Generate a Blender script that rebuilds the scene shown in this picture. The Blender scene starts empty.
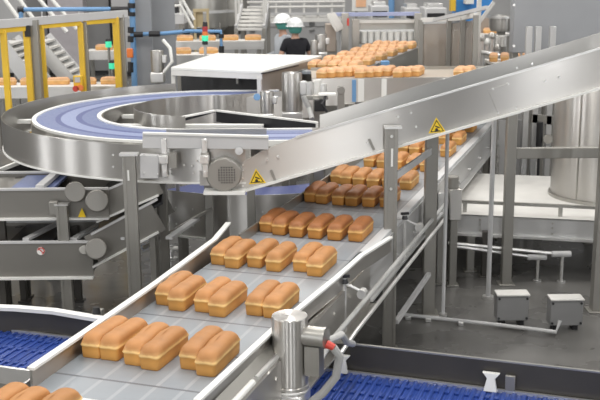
import bpy, bmesh, math, random
from mathutils import Vector, Matrix
random.seed(7)
S = bpy.context.scene
COL = S.collection
PI = math.pi
# ------------------------------------------------------------------ camera model (600x400)
F = 1000.0; H = 2.6; PITCH = math.atan(235 / F); ROLL = math.radians(-0.55)
def cam_axes():
    cp, sp = math.cos(PITCH), math.sin(PITCH)
    r = Vector((1, 0, 0)); u = Vector((0, sp, cp)); f = Vector((0, cp, -sp))
    c, s = math.cos(ROLL), math.sin(ROLL)
    return r * c + u * s, u * c - r * s, f
CR, CU, CF = cam_axes()
def ray(px, py): return CR * ((px - 300) / F) + CU * ((200 - py) / F) + CF
def A(px, py, z):                      # point at height z seen at a pixel
    d = ray(px, py); t = (z - H) / d.z
    return Vector((d.x * t, d.y * t, z))
def V(px, py, Y):                      # point at distance Y seen at a pixel
    d = ray(px, py); t = Y / d.y
    return Vector((d.x * t, Y, H + d.z * t))
cam = bpy.data.objects.new('camera', bpy.data.cameras.new('camera')); COL.objects.link(cam)
m = Matrix((CR, CU, -CF)).transposed().to_4x4(); m.translation = (0, 0, H); cam.matrix_world = m
cam.data.sensor_width = 36; cam.data.lens = 36 * F / 600; cam.data.clip_end = 200
cam.data.dof.use_dof = True; cam.data.dof.focus_distance = 5.8; cam.data.dof.aperture_fstop = 6.3
S.camera = cam

# ------------------------------------------------------------------ materials
MATS = {}
def mat(name, col, rough=.5, metal=0.0, var=.06, scale=6.0, stretch=(1, 1, 1), bump=0, rvar=.08, emit=None, alpha=1, aniso=0):
    mt = bpy.data.materials.new(name); mt.use_nodes = True; MATS[name] = mt
    nt = mt.node_tree; N = nt.nodes; L = nt.links; b = N['Principled BSDF']
    b.inputs['Metallic'].default_value = metal
    tc = N.new('ShaderNodeTexCoord'); mp = N.new('ShaderNodeMapping'); mp.inputs['Scale'].default_value = stretch
    nz = N.new('ShaderNodeTexNoise'); nz.inputs['Scale'].default_value = scale; nz.inputs['Detail'].default_value = 4
    L.new(tc.outputs['Object'], mp.inputs['Vector']); L.new(mp.outputs['Vector'], nz.inputs['Vector'])
    cr = N.new('ShaderNodeMapRange'); cr.inputs['From Min'].default_value = .3; cr.inputs['From Max'].default_value = .7
    cr.inputs['To Min'].default_value = 1 - var; cr.inputs['To Max'].default_value = 1 + var
    L.new(nz.outputs['Fac'], cr.inputs['Value'])
    mx = N.new('ShaderNodeMix'); mx.data_type = 'RGBA'; mx.blend_type = 'MULTIPLY'; mx.inputs['Factor'].default_value = 1
    mx.inputs['A'].default_value = (*col, 1)
    L.new(cr.outputs['Result'], mx.inputs['B']); L.new(mx.outputs['Result'], b.inputs['Base Color'])
    rr = N.new('ShaderNodeMapRange'); rr.inputs['From Min'].default_value = .3; rr.inputs['From Max'].default_value = .7
    rr.inputs['To Min'].default_value = max(.02, rough - rvar); rr.inputs['To Max'].default_value = min(1, rough + rvar)
    L.new(nz.outputs['Fac'], rr.inputs['Value']); L.new(rr.outputs['Result'], b.inputs['Roughness'])
    if bump:
        bp = N.new('ShaderNodeBump'); bp.inputs['Strength'].default_value = bump; bp.inputs['Distance'].default_value = .01
        L.new(nz.outputs['Fac'], bp.inputs['Height']); L.new(bp.outputs['Normal'], b.inputs['Normal'])
    if emit: b.inputs['Emission Color'].default_value = (*emit[0], 1); b.inputs['Emission Strength'].default_value = emit[1]
    if alpha < 1: b.inputs['Alpha'].default_value = alpha
    if aniso:
        tg = N.new('ShaderNodeTangent'); tg.direction_type = 'RADIAL'; tg.axis = 'Z'
        L.new(tg.outputs['Tangent'], b.inputs['Tangent']); b.inputs['Anisotropic'].default_value = aniso; b.inputs['Anisotropic Rotation'].default_value = .25
    return mt
STEEL = mat('brushed_steel', (.555, .54, .515), .36, .97, .02, 1.2, (1, 1, 3), rvar=.03, aniso=.97)
STEELD = mat('dull_steel', (.44, .43, .40), .36, .85, .04, 1.5, (1, 1, 2), rvar=.03)
STEELL = mat('satin_steel', (.76, .755, .74), .32, .8, .03, 2, (1, 1, 3), rvar=.03)
POST = mat('post_steel', (.32, .31, .285), .42, .6, .04, 2, (1, 1, 2), rvar=.03)
SATIN = mat('satin_panel', (.52, .52, .515), .34, .35, .03, 2, (1, 1, 2), rvar=.03)
DULL = mat('shaded_steel', (.24, .23, .21), .45, .5, .05, 1.5, (1, 1, 2), rvar=.03)  # darker steel copy, with the shade below the horseshoe in its colour
DARKST = mat('dark_steel', (.060, .055, .048), .42, .1, .15, 2)
WHITE = mat('white_plastic', (.80, .80, .77), .45, 0, .03)
OFFW = mat('off_white_paint', (.70, .69, .66), .5, 0, .05)
GREY = mat('grey_paint', (.30, .31, .325), .5, 0, .04, 3)
LGREY = mat('light_grey_paint', (.55, .55, .55), .5, 0, .04, 3)
MGREY = mat('mid_grey_paint', (.24, .24, .24), .5, 0, .06, 3)
TAUPE = mat('taupe_panel', (.40, .34, .29), .4, .3, .05, 2)
BLACK = mat('black_plastic', (.018, .018, .02), .45, 0, .1)
YELLOW = mat('yellow_paint', (.78, .50, .04), .45, 0, .06)
SIGNY = mat('sign_yellow', (.90, .62, .02), .4, 0, .02)
RED = mat('red_plastic', (.62, .07, .05), .4, 0, .04)
ORANGE = mat('orange_plastic', (.85, .23, .06), .4, 0, .04)
GREENL = mat('lit_green_lens', (.08, .6, .35), .3, 0, .02, emit=((.05, .75, .4), .6))
REDL = mat('red_lens', (.45, .05, .06), .3, 0, .02)
BLUEP = mat('blue_pipe_paint', (.16, .33, .58), .4, 0, .05)
BLUEPANEL = mat('blue_panel_paint', (.05, .28, .72), .5, 0, .05)
LAV = mat('lavender_belt', (.135, .17, .32), .45, 0, .04, 60)
LAVL = mat('pale_lavender_belt', (.24, .285, .46), .42, 0, .04, 60)
LAVD = mat('indigo_belt_stripe', (.075, .095, .24), .5, 0, .08, 80)
CABLE = mat('grey_cable', (.42, .42, .41), .5, 0, .04)
SKIN = mat('skin', (.55, .33, .24), .5, 0, .04)
BLACKSH = mat('black_cotton', (.015, .015, .02), .9, 0, .15, 20)
GREYSH = mat('light_grey_cotton', (.50, .53, .57), .9, 0, .06, 20)
NAVY = mat('dark_trousers', (.04, .045, .06), .9, 0, .1, 20)
TEAL = mat('teal_hairnet', (.10, .36, .31), .7, 0, .08, 40)
HELM = mat('white_helmet', (.85, .87, .87), .3, 0, .02)
GLASS = mat('smoked_polycarbonate', (.36, .31, .26), .15, 0, .04, alpha=.55)
BELTEDGE = mat('pale_belt_edge', (.62, .63, .64), .4, 0, .04)

def floor_material():
    mt = mat('wet_concrete', (.125, .122, .116), .30, 0, .32, 1.6, (1, 1, 1), .03, .16)
    return mt
FLOORM = floor_material()

def belt_material():
    # modular belt in its own frame: x across, y along; pale wear lanes along, thin cross seams
    mt = mat('grey_modular_belt', (.29, .32, .35), .36, .05, .04, 5, rvar=.015)
    nt = mt.node_tree; N = nt.nodes; L = nt.links; b = N['Principled BSDF']
    src = b.inputs['Base Color'].links[0].from_socket
    tc = N.new('ShaderNodeTexCoord'); sx = N.new('ShaderNodeSeparateXYZ'); L.new(tc.outputs['Object'], sx.inputs[0])
    def wave(sock, period, lo, hi):
        a = N.new('ShaderNodeMath'); a.operation = 'DIVIDE'; L.new(sock, a.inputs[0]); a.inputs[1].default_value = period
        f = N.new('ShaderNodeMath'); f.operation = 'FRACT'; L.new(a.outputs[0], f.inputs[0])
        c = N.new('ShaderNodeMath'); c.operation = 'COMPARE'; L.new(f.outputs[0], c.inputs[0]); c.inputs[1].default_value = lo; c.inputs[2].default_value = hi
        return c.outputs[0]
    lane = wave(sx.outputs['X'], .128, .5, .07); seam = wave(sx.outputs['Y'], .40, .5, .018); rib = wave(sx.outputs['Y'], .0508, .5, .06)
    m1 = N.new('ShaderNodeMix'); m1.data_type = 'RGBA'; L.new(lane, m1.inputs['Factor']); L.new(src, m1.inputs['A']); m1.inputs['B'].default_value = (.36, .385, .41, 1)
    m2 = N.new('ShaderNodeMix'); m2.data_type = 'RGBA'; L.new(seam, m2.inputs['Factor']); L.new(m1.outputs['Result'], m2.inputs['A']); m2.inputs['B'].default_value = (.15, .16, .18, 1)
    L.new(m2.outputs['Result'], b.inputs['Base Color'])
    bp = N.new('ShaderNodeBump'); bp.inputs['Strength'].default_value = .15; bp.inputs['Distance'].default_value = .003; bp.invert = True
    L.new(rib, bp.inputs['Height']); L.new(bp.outputs['Normal'], b.inputs['Normal'])
    return mt
BELT = belt_material()

def loaf_material(name, side, lip, top, dark):
    mt = bpy.data.materials.new(name); mt.use_nodes = True
    nt = mt.node_tree; N = nt.nodes; L = nt.links; b = N['Principled BSDF']; b.inputs['Roughness'].default_value = .55
    tc = N.new('ShaderNodeTexCoord'); sx = N.new('ShaderNodeSeparateXYZ'); L.new(tc.outputs['Object'], sx.inputs[0])
    nz = N.new('ShaderNodeTexNoise'); nz.inputs['Scale'].default_value = 26; nz.inputs['Detail'].default_value = 5
    L.new(tc.outputs['Object'], nz.inputs['Vector'])
    nm = N.new('ShaderNodeMath'); nm.operation = 'MULTIPLY_ADD'; nm.inputs[1].default_value = .016; L.new(nz.outputs['Fac'], nm.inputs[0])
    sub = N.new('ShaderNodeMath'); sub.operation = 'SUBTRACT'; L.new(sx.outputs['Z'], sub.inputs[0]); sub.inputs[1].default_value = .008
    L.new(sub.outputs[0], nm.inputs[2])
    mr = N.new('ShaderNodeMapRange'); mr.inputs['From Max'].default_value = .121; L.new(nm.outputs[0], mr.inputs['Value'])
    r = N.new('ShaderNodeValToRGB'); e = r.color_ramp.elements
    e[0].position = 0; e[0].color = (*dark, 1); e[1].position = 1; e[1].color = (*top, 1)
    for p, c in ((.06, side), (.455, side), (.505, lip), (.545, lip), (.60, [(a + 3 * bb) / 4 for a, bb in zip(lip, top)]), (.68, top)):
        x = e.new(p); x.color = (*c, 1)
    L.new(mr.outputs['Result'], r.inputs['Fac'])
    oi = N.new('ShaderNodeObjectInfo'); om = N.new('ShaderNodeMapRange'); om.inputs['To Min'].default_value = .90; om.inputs['To Max'].default_value = 1.08
    L.new(oi.outputs['Random'], om.inputs['Value'])
    n2 = N.new('ShaderNodeTexNoise'); n2.inputs['Scale'].default_value = 9; L.new(tc.outputs['Object'], n2.inputs['Vector'])
    n2m = N.new('ShaderNodeMapRange'); n2m.inputs['From Min'].default_value = .3; n2m.inputs['From Max'].default_value = .7; n2m.inputs['To Min'].default_value = .86; n2m.inputs['To Max'].default_value = 1.1
    L.new(n2.outputs['Fac'], n2m.inputs['Value'])
    mu = N.new('ShaderNodeMath'); mu.operation = 'MULTIPLY'; L.new(om.outputs[0], mu.inputs[0]); L.new(n2m.outputs[0], mu.inputs[1])
    mx = N.new('ShaderNodeMix'); mx.data_type = 'RGBA'; mx.blend_type = 'MULTIPLY'; mx.inputs['Factor'].default_value = 1
    L.new(r.outputs['Color'], mx.inputs['A']); L.new(mu.outputs[0], mx.inputs['B']); L.new(mx.outputs['Result'], b.inputs['Base Color'])
    bp = N.new('ShaderNodeBump'); bp.inputs['Strength'].default_value = .12; bp.inputs['Distance'].default_value = .004
    L.new(nz.outputs['Fac'], bp.inputs['Height']); L.new(bp.outputs['Normal'], b.inputs['Normal'])
    return mt
CRUST_PALE = loaf_material('golden_crust', (.70, .345, .085), (.86, .57, .23), (.48, .22, .072), (.52, .23, .06))
CRUST_MID = loaf_material('baked_crust', (.58, .255, .055), (.74, .43, .14), (.33, .125, .038), (.22, .08, .025))
CRUST_FAR = loaf_material('peach_crust', (.74, .40, .14), (.84, .57, .28), (.66, .37, .19), (.40, .17, .05))

# ------------------------------------------------------------------ mesh builder
class MB:
    def __init__(s): s.bm = bmesh.new(); s.mi = 0
    def face(s, vs):
        try: f = s.bm.faces.new(vs); f.material_index = s.mi; return f
        except ValueError: return None
    def hull8(s, P):
        v = [s.bm.verts.new(p) for p in P]
        for q in ((0, 1, 2, 3), (7, 6, 5, 4), (0, 4, 5, 1), (1, 5, 6, 2), (2, 6, 7, 3), (3, 7, 4, 0)): s.face([v[i] for i in q])
        return s
    def box(s, c, d, rz=0):
        c = Vector(c); R = Matrix.Rotation(rz, 3, 'Z'); x, y, z = d[0] / 2, d[1] / 2, d[2] / 2
        return s.hull8([c + R @ Vector(p) for p in ((-x, -y, -z), (x, -y, -z), (x, y, -z), (-x, y, -z), (-x, -y, z), (x, -y, z), (x, y, z), (-x, y, z))])
    def beam(s, p, q, w, h, up=(0, 0, 1)):
        p, q = Vector(p), Vector(q); d = (q - p).normalized(); up = Vector(up)
        if abs(d.dot(up)) > .97: up = Vector((0, 1, 0))
        x = d.cross(up).normalized() * w / 2; z = x.cross(d).normalized() * h / 2
        return s.hull8([p - x - z, p + x - z, q + x - z, q - x - z, p - x + z, p + x + z, q + x + z, q - x + z])
    def rings(s, R, cap=True, closed=True):
        vs = [[s.bm.verts.new(p) for p in r] for r in R]; n = len(R[0])
        for a, b in zip(vs, vs[1:]):
            for i in range(n if closed else n - 1): s.face([a[i], a[(i + 1) % n], b[(i + 1) % n], b[i]])
        if cap: s.face(vs[0][::-1]); s.face(vs[-1])
        return s
    def tube(s, pts, r, n=8):
        pts = [Vector(p) for p in pts]; R = []
        prev = None
        for i, p in enumerate(pts):
            a = pts[max(0, i - 1)]; b = pts[min(len(pts) - 1, i + 1)]; d = (b - a).normalized()
            if prev is None:
                up = Vector((0, 0, 1)) if abs(d.z) < .9 else Vector((0, 1, 0)); x = d.cross(up).normalized()
            else: x = (prev - d * prev.dot(d)).normalized()
            prev = x; y = d.cross(x)
            rr = r[i] if isinstance(r, (list, tuple)) else r
            R.append([p + (x * math.cos(2 * PI * k / n) + y * math.sin(2 * PI * k / n)) * rr for k in range(n)])
        return s.rings(R)
    def cyl(s, p, q, r, r2=None, n=24): return s.tube([p, q], [r, r if r2 is None else r2], n)
    def lathe(s, c, prof, n=28):
        c = Vector(c)
        return s.rings([[c + Vector((r * math.cos(2 * PI * k / n), r * math.sin(2 * PI * k / n), z)) for k in range(n)] for r, z in prof])
    def ext(s, poly, vec):
        vec = Vector(vec); return s.rings([[Vector(p) for p in poly], [Vector(p) + vec for p in poly]])
    def sweep(s, path, prof):
        P = [Vector(p) for p in path]; R = []
        for i, p in enumerate(P):
            a = P[max(0, i - 1)]; b = P[min(len(P) - 1, i + 1)]; d = (b - a); d.z = 0; d.normalize()
            x = Vector((d.y, -d.x, 0)); k = 1.0
            if 0 < i < len(P) - 1:
                d1 = (P[i] - P[i - 1]); d1.z = 0; d1.normalize(); k = 1 / max(.5, d.dot(d1))
            R.append([p + x * (u * k) + Vector((0, 0, v)) for u, v in prof])
        return s.rings(R)
    def sphere(s, c, r, sc=(1, 1, 1), n=14):
        prof = [(max(1e-4, math.sin(PI * i / 8)), -math.cos(PI * i / 8)) for i in range(9)]
        c = Vector(c)
        return s.rings([[c + Vector((r * sc[0] * a * math.cos(2 * PI * k / n), r * sc[1] * a * math.sin(2 * PI * k / n), r * sc[2] * z)) for k in range(n)] for a, z in prof])
    def bolts(s, pts, nrm, r=.008, h=.007):
        for p in pts: p = Vector(p); s.cyl(p, p + Vector(nrm) * h, r, r * .8, 6)
        return s
ORG = {}
def link(o): COL.objects.link(o); return o
def thing(name, label, cat, loc=(0, 0, 0), group=None):
    o = link(bpy.data.objects.new(name, None)); o.location = loc; o.empty_display_size = .1; ORG[o.name] = Vector(loc)
    o['label'] = label; o['category'] = cat
    if group: o['group'] = group
    return o
def part(name, mb, mats, parent=None, bevel=0, label=None, org=None, smooth=True, stuff=False, angle=35):
    bm = mb.bm
    bmesh.ops.recalc_face_normals(bm, faces=bm.faces)
    L = ORG[parent.name] if parent else Vector(org if org is not None else (0, 0, 0))
    bmesh.ops.translate(bm, verts=bm.verts, vec=-L)
    me = bpy.data.meshes.new(name); bm.to_mesh(me); bm.free()
    for mm in (mats if isinstance(mats, (list, tuple)) else [mats]): me.materials.append(mm)
    if smooth:
        me.polygons.foreach_set('use_smooth', [True] * len(me.polygons)); me.set_sharp_from_angle(angle=math.radians(angle))
    o = link(bpy.data.objects.new(name, me)); ORG[o.name] = L
    if parent: o.parent = parent
    else: o.location = L
    if bevel:
        md = o.modifiers.new('bevel', 'BEVEL'); md.width = bevel; md.segments = 2; md.limit_method = 'ANGLE'; md.angle_limit = math.radians(40)
    if label: o['label'] = label
    if stuff: o['kind'] = 'stuff'
    return o
def solo(name, mb, mats, label, cat, org, group=None, bevel=0):
    o = part(name, mb, mats, None, bevel, org=org); o['label'] = label; o['category'] = cat
    if group: o['group'] = group
    return o
def structure(name, mb, mats):
    o = part(name, mb, mats); o['kind'] = 'structure'; return o
def copy_tree(o, parent=None):
    c = o.copy(); link(c)
    if parent: c.parent = parent
    for ch in list(o.children): copy_tree(ch, c)
    return c
def leg(parent, x, y, z1, w=.06, m=None, foot=True, z0=0):
    b = MB(); b.box((x, y, (z0 + z1) / 2), (w, w, z1 - z0))
    if foot: b.box((x, y, z0 + .006), (w * 1.7, w * 1.7, .012))
    return part('leg', b, m or POST, parent, .004)
def arc(cx, cy, r, a0, a1, z, n=40):
    return [(cx + r * math.cos(math.radians(a0 + (a1 - a0) * i / n)), cy + r * math.sin(math.radians(a0 + (a1 - a0) * i / n)), z) for i in range(n + 1)]
def pb(mb, x0, y0, x1, y1, Y, d):       # block whose front face spans pixels at distance Y
    a = V(x0, (y0 + y1) / 2, Y); b = V(x1, (y0 + y1) / 2, Y); t = V((x0 + x1) / 2, y0, Y).z; l = V((x0 + x1) / 2, y1, Y).z
    return mb.box(((a.x + b.x) / 2, Y + d / 2, (t + l) / 2), (b.x - a.x, d, t - l))
ORD = ['leftmost', 'second from left', 'third from left', 'fourth from left', 'fifth from left', 'sixth from left', 'seventh from left', 'eighth from left', 'ninth from left', 'tenth from left']

# ------------------------------------------------------------------ setting
structure('floor', MB().box((0, 12, -.05), (26, 32, .1)), FLOORM)
structure('wall_back', MB().box((0, 27.9, 4), (26, .2, 8)), LGREY)
structure('wall_left', MB().box((-12.9, 12, 4), (.2, 31.6, 8)), LGREY)
structure('wall_right', MB().box((12.9, 12, 4), (.2, 31.6, 8)), LGREY)

# ------------------------------------------------------------------ main bread belt
U = Vector((.322, .947, 0)).normalized(); W = Vector((U.y, -U.x, 0)); O0 = Vector((-1.10, 3.87, 0)); ANG = -math.atan2(U.x, U.y)
def L3(s, t, z): return O0 + U * s + W * t + Vector((0, 0, z))
ZB = .88
bc = thing('bread_conveyor', 'long grey belt conveyor carrying rows of loaves under the inclined steel conveyor', 'conveyor', L3(2, .33, 0))
# belt has its own object frame so that its lanes follow the direction of travel
def local_box(name, s0, s1, t0, t1, z0, z1, m, parent, bevel=0):
    b = MB(); b.box(((t0 + t1) / 2, (s0 + s1) / 2, (z0 + z1) / 2), (t1 - t0, s1 - s0, z1 - z0))
    o = part(name, b, m, None, bevel); o.location = L3(0, 0, 0) - ORG[parent.name]; o.rotation_euler = (0, 0, ANG); o.parent = parent; return o
local_box('belt', -1.25, 8.1, -.06, .725, ZB - .03, ZB, BELT, bc)
local_box('belt_edge', 2.4, 8.1, .727, .792, ZB - .04, ZB + .004, BELTEDGE, bc)
local_box('transfer_plate', -.055, .0, -.05, .72, ZB + .001, ZB + .004, STEELL, bc)
RP = [(-.02, -.05), (.015, -.05), (.02, -.01)]
def rail(name, pts, zt, zb, th, cap=.03, m=STEEL):
    path = [L3(s, t, 0) for s, t in pts]
    r = part(name, MB().sweep(path, [(-th / 2, zb), (th / 2, zb), (th / 2, zt), (-th / 2, zt)]), m, bc)
    if cap: part('rail_cap', MB().sweep(path, [(-cap / 2, zt), (cap / 2, zt), (cap / 2, zt + .012), (-cap / 2, zt + .012)]), WHITE, r, label='white plastic cap strip')
    return r
rail('guide_rail', [(.03, -.046), (.6, -.054), (1.2, -.068), (2.12, -.115), (2.52, -.19)], .96, ZB - .06, .012, .034)
rail('guide_rail', [(-.04, .745), (.8, .762), (1.62, .815), (2.06, .832), (2.5, .90)], .955, ZB - .012, .012, .03)
rail('guide_rail', [(2.35, -.045), (3.9, -.04), (8.1, -.04)], .945, ZB - .04, .014, 0, STEELD)
# frames
b = MB().sweep([L3(-1.25, -.12, 0), L3(8.1, -.12, 0)], [(-.006, .62), (.006, .62), (.006, ZB - .01), (-.006, ZB - .01)]); part('side_frame', b, STEEL, bc)
b = MB().sweep([L3(-1.25, .83, 0), L3(2.25, .83, 0)], [(-.006, .60), (.05, .60), (.05, .612), (.006, .612), (.006, .86), (-.03, .86), (-.03, .85), (-.006, .85)]); 
for i in range(9): 
    for z in (.66, .80): p = L3(-.6 + i * .3, .836, z); b.cyl(p, p + W * .008, .011, .009, 8)
part('side_frame', b, STEEL, bc)
b = MB().sweep([L3(2.25, .80, 0), L3(8.1, .80, 0)], [(-.006, .62), (.055, .62), (.055, .634), (.006, .634), (.006, .862), (-.006, .862)])
for i in range(9):
    p = L3(3.0 + i * .6, .806, .70); b.cyl(p, p + W * .03, .012, .012, 8)
part('side_frame', b, SATIN, bc)
part('trough', MB().sweep([L3(-1.25, .785, 0), L3(1.0, .785, 0)], [(-.022, .905), (.042, .852), (.042, .858), (-.022, .911)]), STEELD, bc)
part('wear_rod', MB().tube([L3(-1.0, .812, .872), L3(.38, .812, .872)], .014, 10), WHITE, bc, label='white plastic wear rod')
part('wear_rod', MB().tube([L3(.42, .812, .872), L3(1.0, .812, .872)], .013, 10), STEELL, bc)
part('bottom_panel', MB().box(L3(3.42, .34, .635), (.9, 9.3, .01), ANG), STEELD, bc)
part('conduit', MB().tube([L3(.95, .90, .70), L3(1.25, .90, .75), L3(4.4, .90, .75)], .014, 10), CABLE, bc)
part('conduit', MB().tube([L3(1.15, .96, .70), L3(1.5, .955, .71), L3(4.0, .955, .71)], .012, 8), STEELL, bc)
for s in (1.72, 3.2):
    br = part('rail_bracket', MB().tube([L3(s, .76, .90), L3(s, .83, .90), L3(s, .93, .86)], .009, 8).cyl(L3(s, .83, .62), L3(s, .83, .93), .012), STEELL, bc)
    part('clamp_knob', MB().cyl(L3(s, .83, .90), L3(s, .83, .925), .022, .016, 10).box(L3(s, .83, .94), (.055, .018, .016), ANG + .6), BLACK, br, label='black star knob')
    part('clamp_block', MB().cyl(L3(s - .02, .93, .85), L3(s + .03, .93, .85), .026, .026, 14), STEELL, br)
for s, t in ((-.9, -.08), (-.9, .77), (3.05, .77), (3.05, -.08), (5.4, -.08), (4.62, .82), (7.9, -.08), (7.9, .77)):
    p = L3(s, t, 0); leg(bc, p.x, p.y, .62, .07)
# drive motor on the right side
mx, my = L3(.755, .85, 0).xy
mo = part('drive_motor', MB().lathe((mx, my, 0), [(.01, .70), (.082, .70), (.087, .704), (.087, .718), (.083, .722), (.083, 1.044), (.080, 1.049), (.01, 1.050)], 40), STEEL, bc, angle=28)
part('gearbox', MB().box((mx, my, .60), (.15, .15, .17), ANG).cyl((mx, my, .685), (mx, my, .705), .09).cyl(Vector((mx, my, .60)) - U * .11 , Vector((mx, my, .60)) + U * .11, .05), STEELL, mo, .008)
part('name_plate', MB().box((mx + .052, my - .0625, .93), (.018, .002, .075), .69), WHITE, mo)
jb = part('junction_box', MB().cyl((mx + .06, my - .02, .96), (mx + .155, my - .055, .96), .047, .047, 24).cyl((mx + .155, my - .055, .96), (mx + .165, my - .059, .96), .05, .05, 24).box((mx + .11, my - .04, .85), (.07, .07, .14), -.35), STEELD, mo)
part('cable_gland', MB().cyl((mx + .165, my - .055, .93), (mx + .20, my - .065, .915), .02, .016, 12), RED, jb, label='red cable gland')
part('cable', MB().tube([(mx + .195, my - .06, .915), (mx + .225, my - .05, .87), (mx + .21, my - .03, .76), (mx + .15, my - .03, .68), (mx + .06, my - .02, .60)], .02, 10), CABLE, mo)
part('cable', MB().tube([(mx + .17, my + .0, .92), (mx + .24, my + .06, .93), (mx + .27, my + .22, .83), (mx + .31, my + .40, .75)], .017, 10), CABLE, mo)

# ------------------------------------------------------------------ loaves
def loaf_mesh(seed, wd=.100, ln=.318, lo=False):
    rnd = random.Random(seed); mb = MB(); R = []
    lv = [(0, .86, .945, .012), (.004, .90, .962, .014), (.032, .935, .975, .014), (.055, .955, .983, .015), (.0605, 1.02, 1.010, .018), (.066, 1.0, 1.0, .022), (.073, .985, .985, .028), (.085, .955, .963, .034), (.096, .86, .92, .038), (.1035, .68, .85, .032), (.108, .42, .72, .02), (.1095, .12, .52, .006)]
    nc = 3 if lo else 5; ns = 4 if lo else 9
    ph = rnd.random() * 6; crease = rnd.choice((0, 0, .0035, .006)); cy = rnd.uniform(-.03, .03)
    for z, kw, kl, cr in lv:
        x, y = wd / 2 * kw, ln / 2 * kl; cr = min(cr, x * .9); ring = []
        def seg(p, q, n): 
            return [(p[0] + (q[0] - p[0]) * i / n, p[1] + (q[1] - p[1]) * i / n) for i in range(n)]
        def cor(cx, cy_, a0): return [(cx + cr * math.cos(a0 + PI / 2 * i / nc), cy_ + cr * math.sin(a0 + PI / 2 * i / nc)) for i in range(nc)]
        ring += cor(x - cr, y - cr, 0) + seg((x - cr, y), (-(x - cr), y), 3)
        ring += cor(-(x - cr), y - cr, PI / 2) + seg((-x, y - cr), (-x, -(y - cr)), ns)
        ring += cor(-(x - cr), -(y - cr), PI) + seg((-(x - cr), -y), (x - cr, -y), 3)
        ring += cor(x - cr, -(y - cr), 3 * PI / 2) + seg((x, -(y - cr)), (x, y - cr), ns)
        out = []
        for px, py in ring:
            zz = z; k = 1
            if z > .068:
                f = (z - .068) / .0415
                zz = z + f * (.003 * math.sin(py * 21 + ph) + .002 * math.sin(py * 43 + ph * 2) + .004 * (1 - abs(py) / .16)) - f * crease * math.exp(-((py - cy) / .014) ** 2)
                k = 1 + .012 * math.sin(py * 50 + ph)
            elif z > .05: zz = z + .0015 * math.sin(px * 60 + py * 30 + ph)
            out.append(Vector((px * k, py, zz)))
        R.append(out)
    mb.rings(R); bmesh.ops.recalc_face_normals(mb.bm, faces=mb.bm.faces)
    me = bpy.data.meshes.new('bread_loaf'); mb.bm.to_mesh(me); mb.bm.free()
    me.polygons.foreach_set('use_smooth', [True] * len(me.polygons)); return me
def loaf_set(m, n, **k):
    r = []
    for i in range(n):
        me = loaf_mesh(i * 13 + 5, **k); me.materials.append(m); r.append(me)
    return r
PALE = loaf_set(CRUST_PALE, 5); BAKED = loaf_set(CRUST_MID, 5); FARL = loaf_set(CRUST_FAR, 3, lo=True)
def loaf(meshes, p, rz, label, group, sc=1):
    o = link(bpy.data.objects.new('bread_loaf', random.choice(meshes))); o.location = p; o.rotation_euler = (0, 0, rz + random.uniform(-.025, .025)); o.scale = (sc, sc * (.9 if meshes is FARL else 1), sc * (.85 if meshes is FARL else 1))
    o['label'] = label; o['category'] = 'bread'; o['group'] = group; return o
ROWS = [(-.41, [-.03, .068, .19], PALE, 'row at the bottom edge'),
 (None, [(.40, -.020), (.40, .073), (.38, .203), (.355, .298), (.41, .461), (.365, .556)], PALE, 'nearest complete row'),
 (None, [(1.15, -.028), (1.09, .070), (1.11, .212), (1.07, .310), (1.14, .482), (1.13, .580)], PALE, 'second complete row'),
 (None, [(1.90, -.040), (1.86, .062), (1.91, .187), (1.87, .316), (1.91, .471), (1.85, .572)], PALE, 'third row, by the bent guide rail'),
 (None, [(2.67, -.028), (2.63, .076), (2.61, .199), (2.61, .331), (2.61, .46), (2.62, .595)], BAKED, 'fourth row, the first browner one'),
 (None, [(3.58, -.02), (3.55, .082), (3.54, .210), (3.54, .312), (3.55, .436), (3.57, .560)], BAKED, 'fifth row, before the tall post'),
 (None, [(4.25, -.02), (4.22, .072), (4.20, .181), (4.18, .300), (4.20, .420), (4.18, .569)], PALE, 'sixth row under the incline'),
 (None, [(4.98, .065), (4.95, .185), (4.98, .309), (4.95, .445), (4.91, .577)], PALE, 'seventh row, behind the tall post'),
 (None, [(5.66, .21), (5.64, .32), (5.62, .45), (5.62, .615)], PALE, 'eighth row, between the leg posts'),
 (None, [(6.30, .34), (6.28, .47), (6.26, .605)], PALE, 'ninth row, right of both posts'),
 (None, [(7.00, .46), (7.05, .590)], PALE, 'farthest visible row')]
for s0, ts, ms, txt in ROWS:
    for i, q in enumerate(ts):
        s, t = (s0 + random.uniform(-.02, .02), q) if s0 is not None else q
        loaf(ms, L3(s + .145, t + .043, ZB), ANG, 'bread loaf, %s in the %s' % (ORD[i], txt), 'loaves on the grey belt')

# ------------------------------------------------------------------ blue conveyor passing under the bread belt
bl = thing('blue_belt_conveyor', 'low conveyor with bright blue ribbed belt crossing under the bread conveyor', 'conveyor', L3(1.2, .4, 0))
def blue_material():
    mt = mat('blue_ribbed_belt', (.028, .068, .30), .38, 0, .12, 30)
    nt = mt.node_tree; N = nt.nodes; L = nt.links; bs = N['Principled BSDF']
    tc = N.new('ShaderNodeTexCoord'); wv = N.new('ShaderNodeTexWave'); wv.wave_type = 'BANDS'; wv.bands_direction = 'X'; wv.inputs['Scale'].default_value = 11
    L.new(tc.outputs['Object'], wv.inputs['Vector'])
    bp = N.new('ShaderNodeBump'); bp.inputs['Strength'].default_value = .7; bp.inputs['Distance'].default_value = .012
    L.new(wv.outputs['Color'], bp.inputs['Height']); L.new(bp.outputs['Normal'], bs.inputs['Normal'])
    return mt
BLUEB = blue_material()
def blb(name, s0, s1, t0, t1, z0, z1, m, par=bl, bevel=0):
    return local_box(name, s0, s1, t0, t1, z0, z1, m, par, bevel)
bb = MB(); bb.box((.9, 1.19, .485), (5.4, .47, .03))
for i in range(106):                    # raised cross ribs, and three rows of hinge lugs
    x = -1.75 + i * .05; bb.box((x, 1.19, .503), (.022, .47, .008))
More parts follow.
